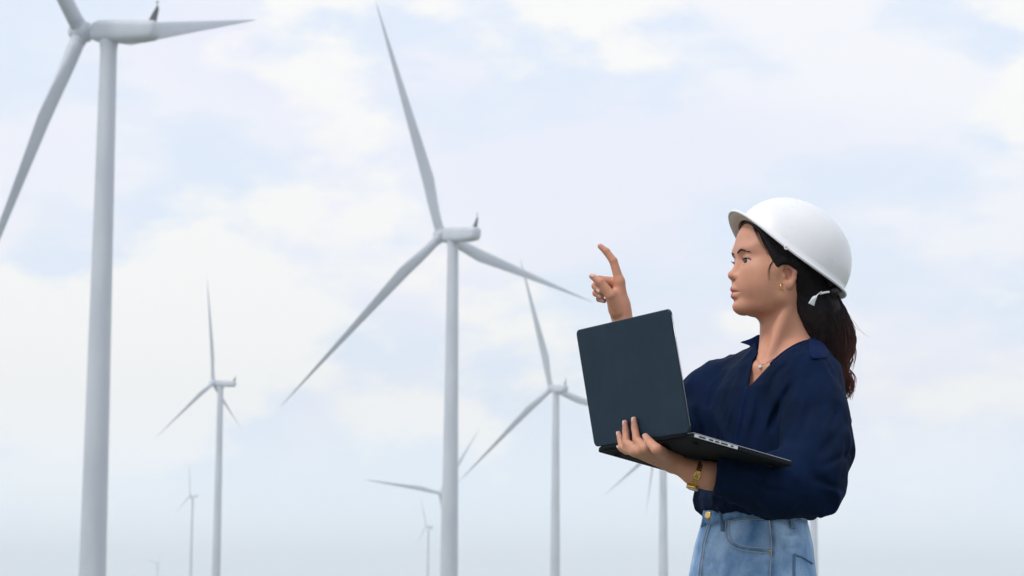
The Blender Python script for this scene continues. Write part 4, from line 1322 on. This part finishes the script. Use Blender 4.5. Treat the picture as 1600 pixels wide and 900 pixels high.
def on_wrist(px, py):
    v = unit(W(px, py) - _c); return _c + v * ((WC - _c) @ v)
ca = unit(A((-.5, -.12, -.9))); ca = unit(ca - WX * (ca @ WX))
ct = np.cross(WX, ca)
cc = WC + ca * .0262
MB().tube([cc - ca * .002, cc + ca * .003, cc + ca * .0048, cc + ca * .0052], [.0118, .0125, .0112, .010], 28, nrm=WX).build('watch_case', mgold, WB)
MB().tube([cc + ca * .0050, cc + ca * .0056], [.0098, .0096], 28, nrm=WX).build('watch_glass', principled('watch dial', (.75, .70, .58), .1, .5), WB)
cb = unit(A((-.05, -1, -.12))); cb = unit(cb - WX * (cb @ WX)); cs = np.cross(WX, cb)
c = WC + cb * .0268 
a = np.linspace(0, 2 * math.pi, 29)
m_ = MB()
m_.tube(A([c + WX * .0052 * np.sign(math.cos(x)) * abs(math.cos(x)) ** .7 + cs * (.0075 * np.sign(math.sin(x)) * abs(math.sin(x)) ** .7) for x in a]), [.0016] * 29, 8, cap=False)
m_.tube(A([c + cb * .001 + WX * .003 * math.cos(x) + cs * (.0036 * math.sin(x)) for x in a]), [.0010] * 29, 8, cap=False)
m_.build('clasp', mgold, WB)
# earring
ec = H(.0125, .0715, -.0335)
MB().tube(A([ec + HF * .0052 * math.cos(x) + HU * .0062 * math.sin(x) + HL * .002 * math.cos(x) for x in np.linspace(0, 2 * math.pi, 25)]), [.0010] * 25, 8, cap=False).build('earring', mgold, PERSON)
# necklace with one pearl
nk = drape(BT, [(1228, 548), (1222, 552), (1212, 559), (1200, 566), (1189, 571)], 30, .0008)
nk2 = drape(BT, [(1189, 571), (1185, 566), (1182, 560), (1181, 554)], 14, .0008)
mchain = principled('rose gold chain', (.70, .45, .33), .3, .5, metal=1)
m_ = MB(); m_.tube(nk, [.0007] * 30, 6); m_.tube(nk2, [.0007] * 14, 6)
NK = m_.build('necklace', mchain, PERSON)
pc = nk[-1] + A((-.001, -.003, -.004))
m_ = MB()
m_.tube([pc + A((0, 0, z)) for z in (.0040, .0036, .0025, .001, -.001, -.0025, -.0036, -.004)], [.0003, .0018, .0032, .0040, .0040, .0032, .0018, .0003], 16).build('pendant', principled('pearl', (.85, .78, .72), .2, .5, coat=.5), NK)
ORG[0] = np.zeros(3)
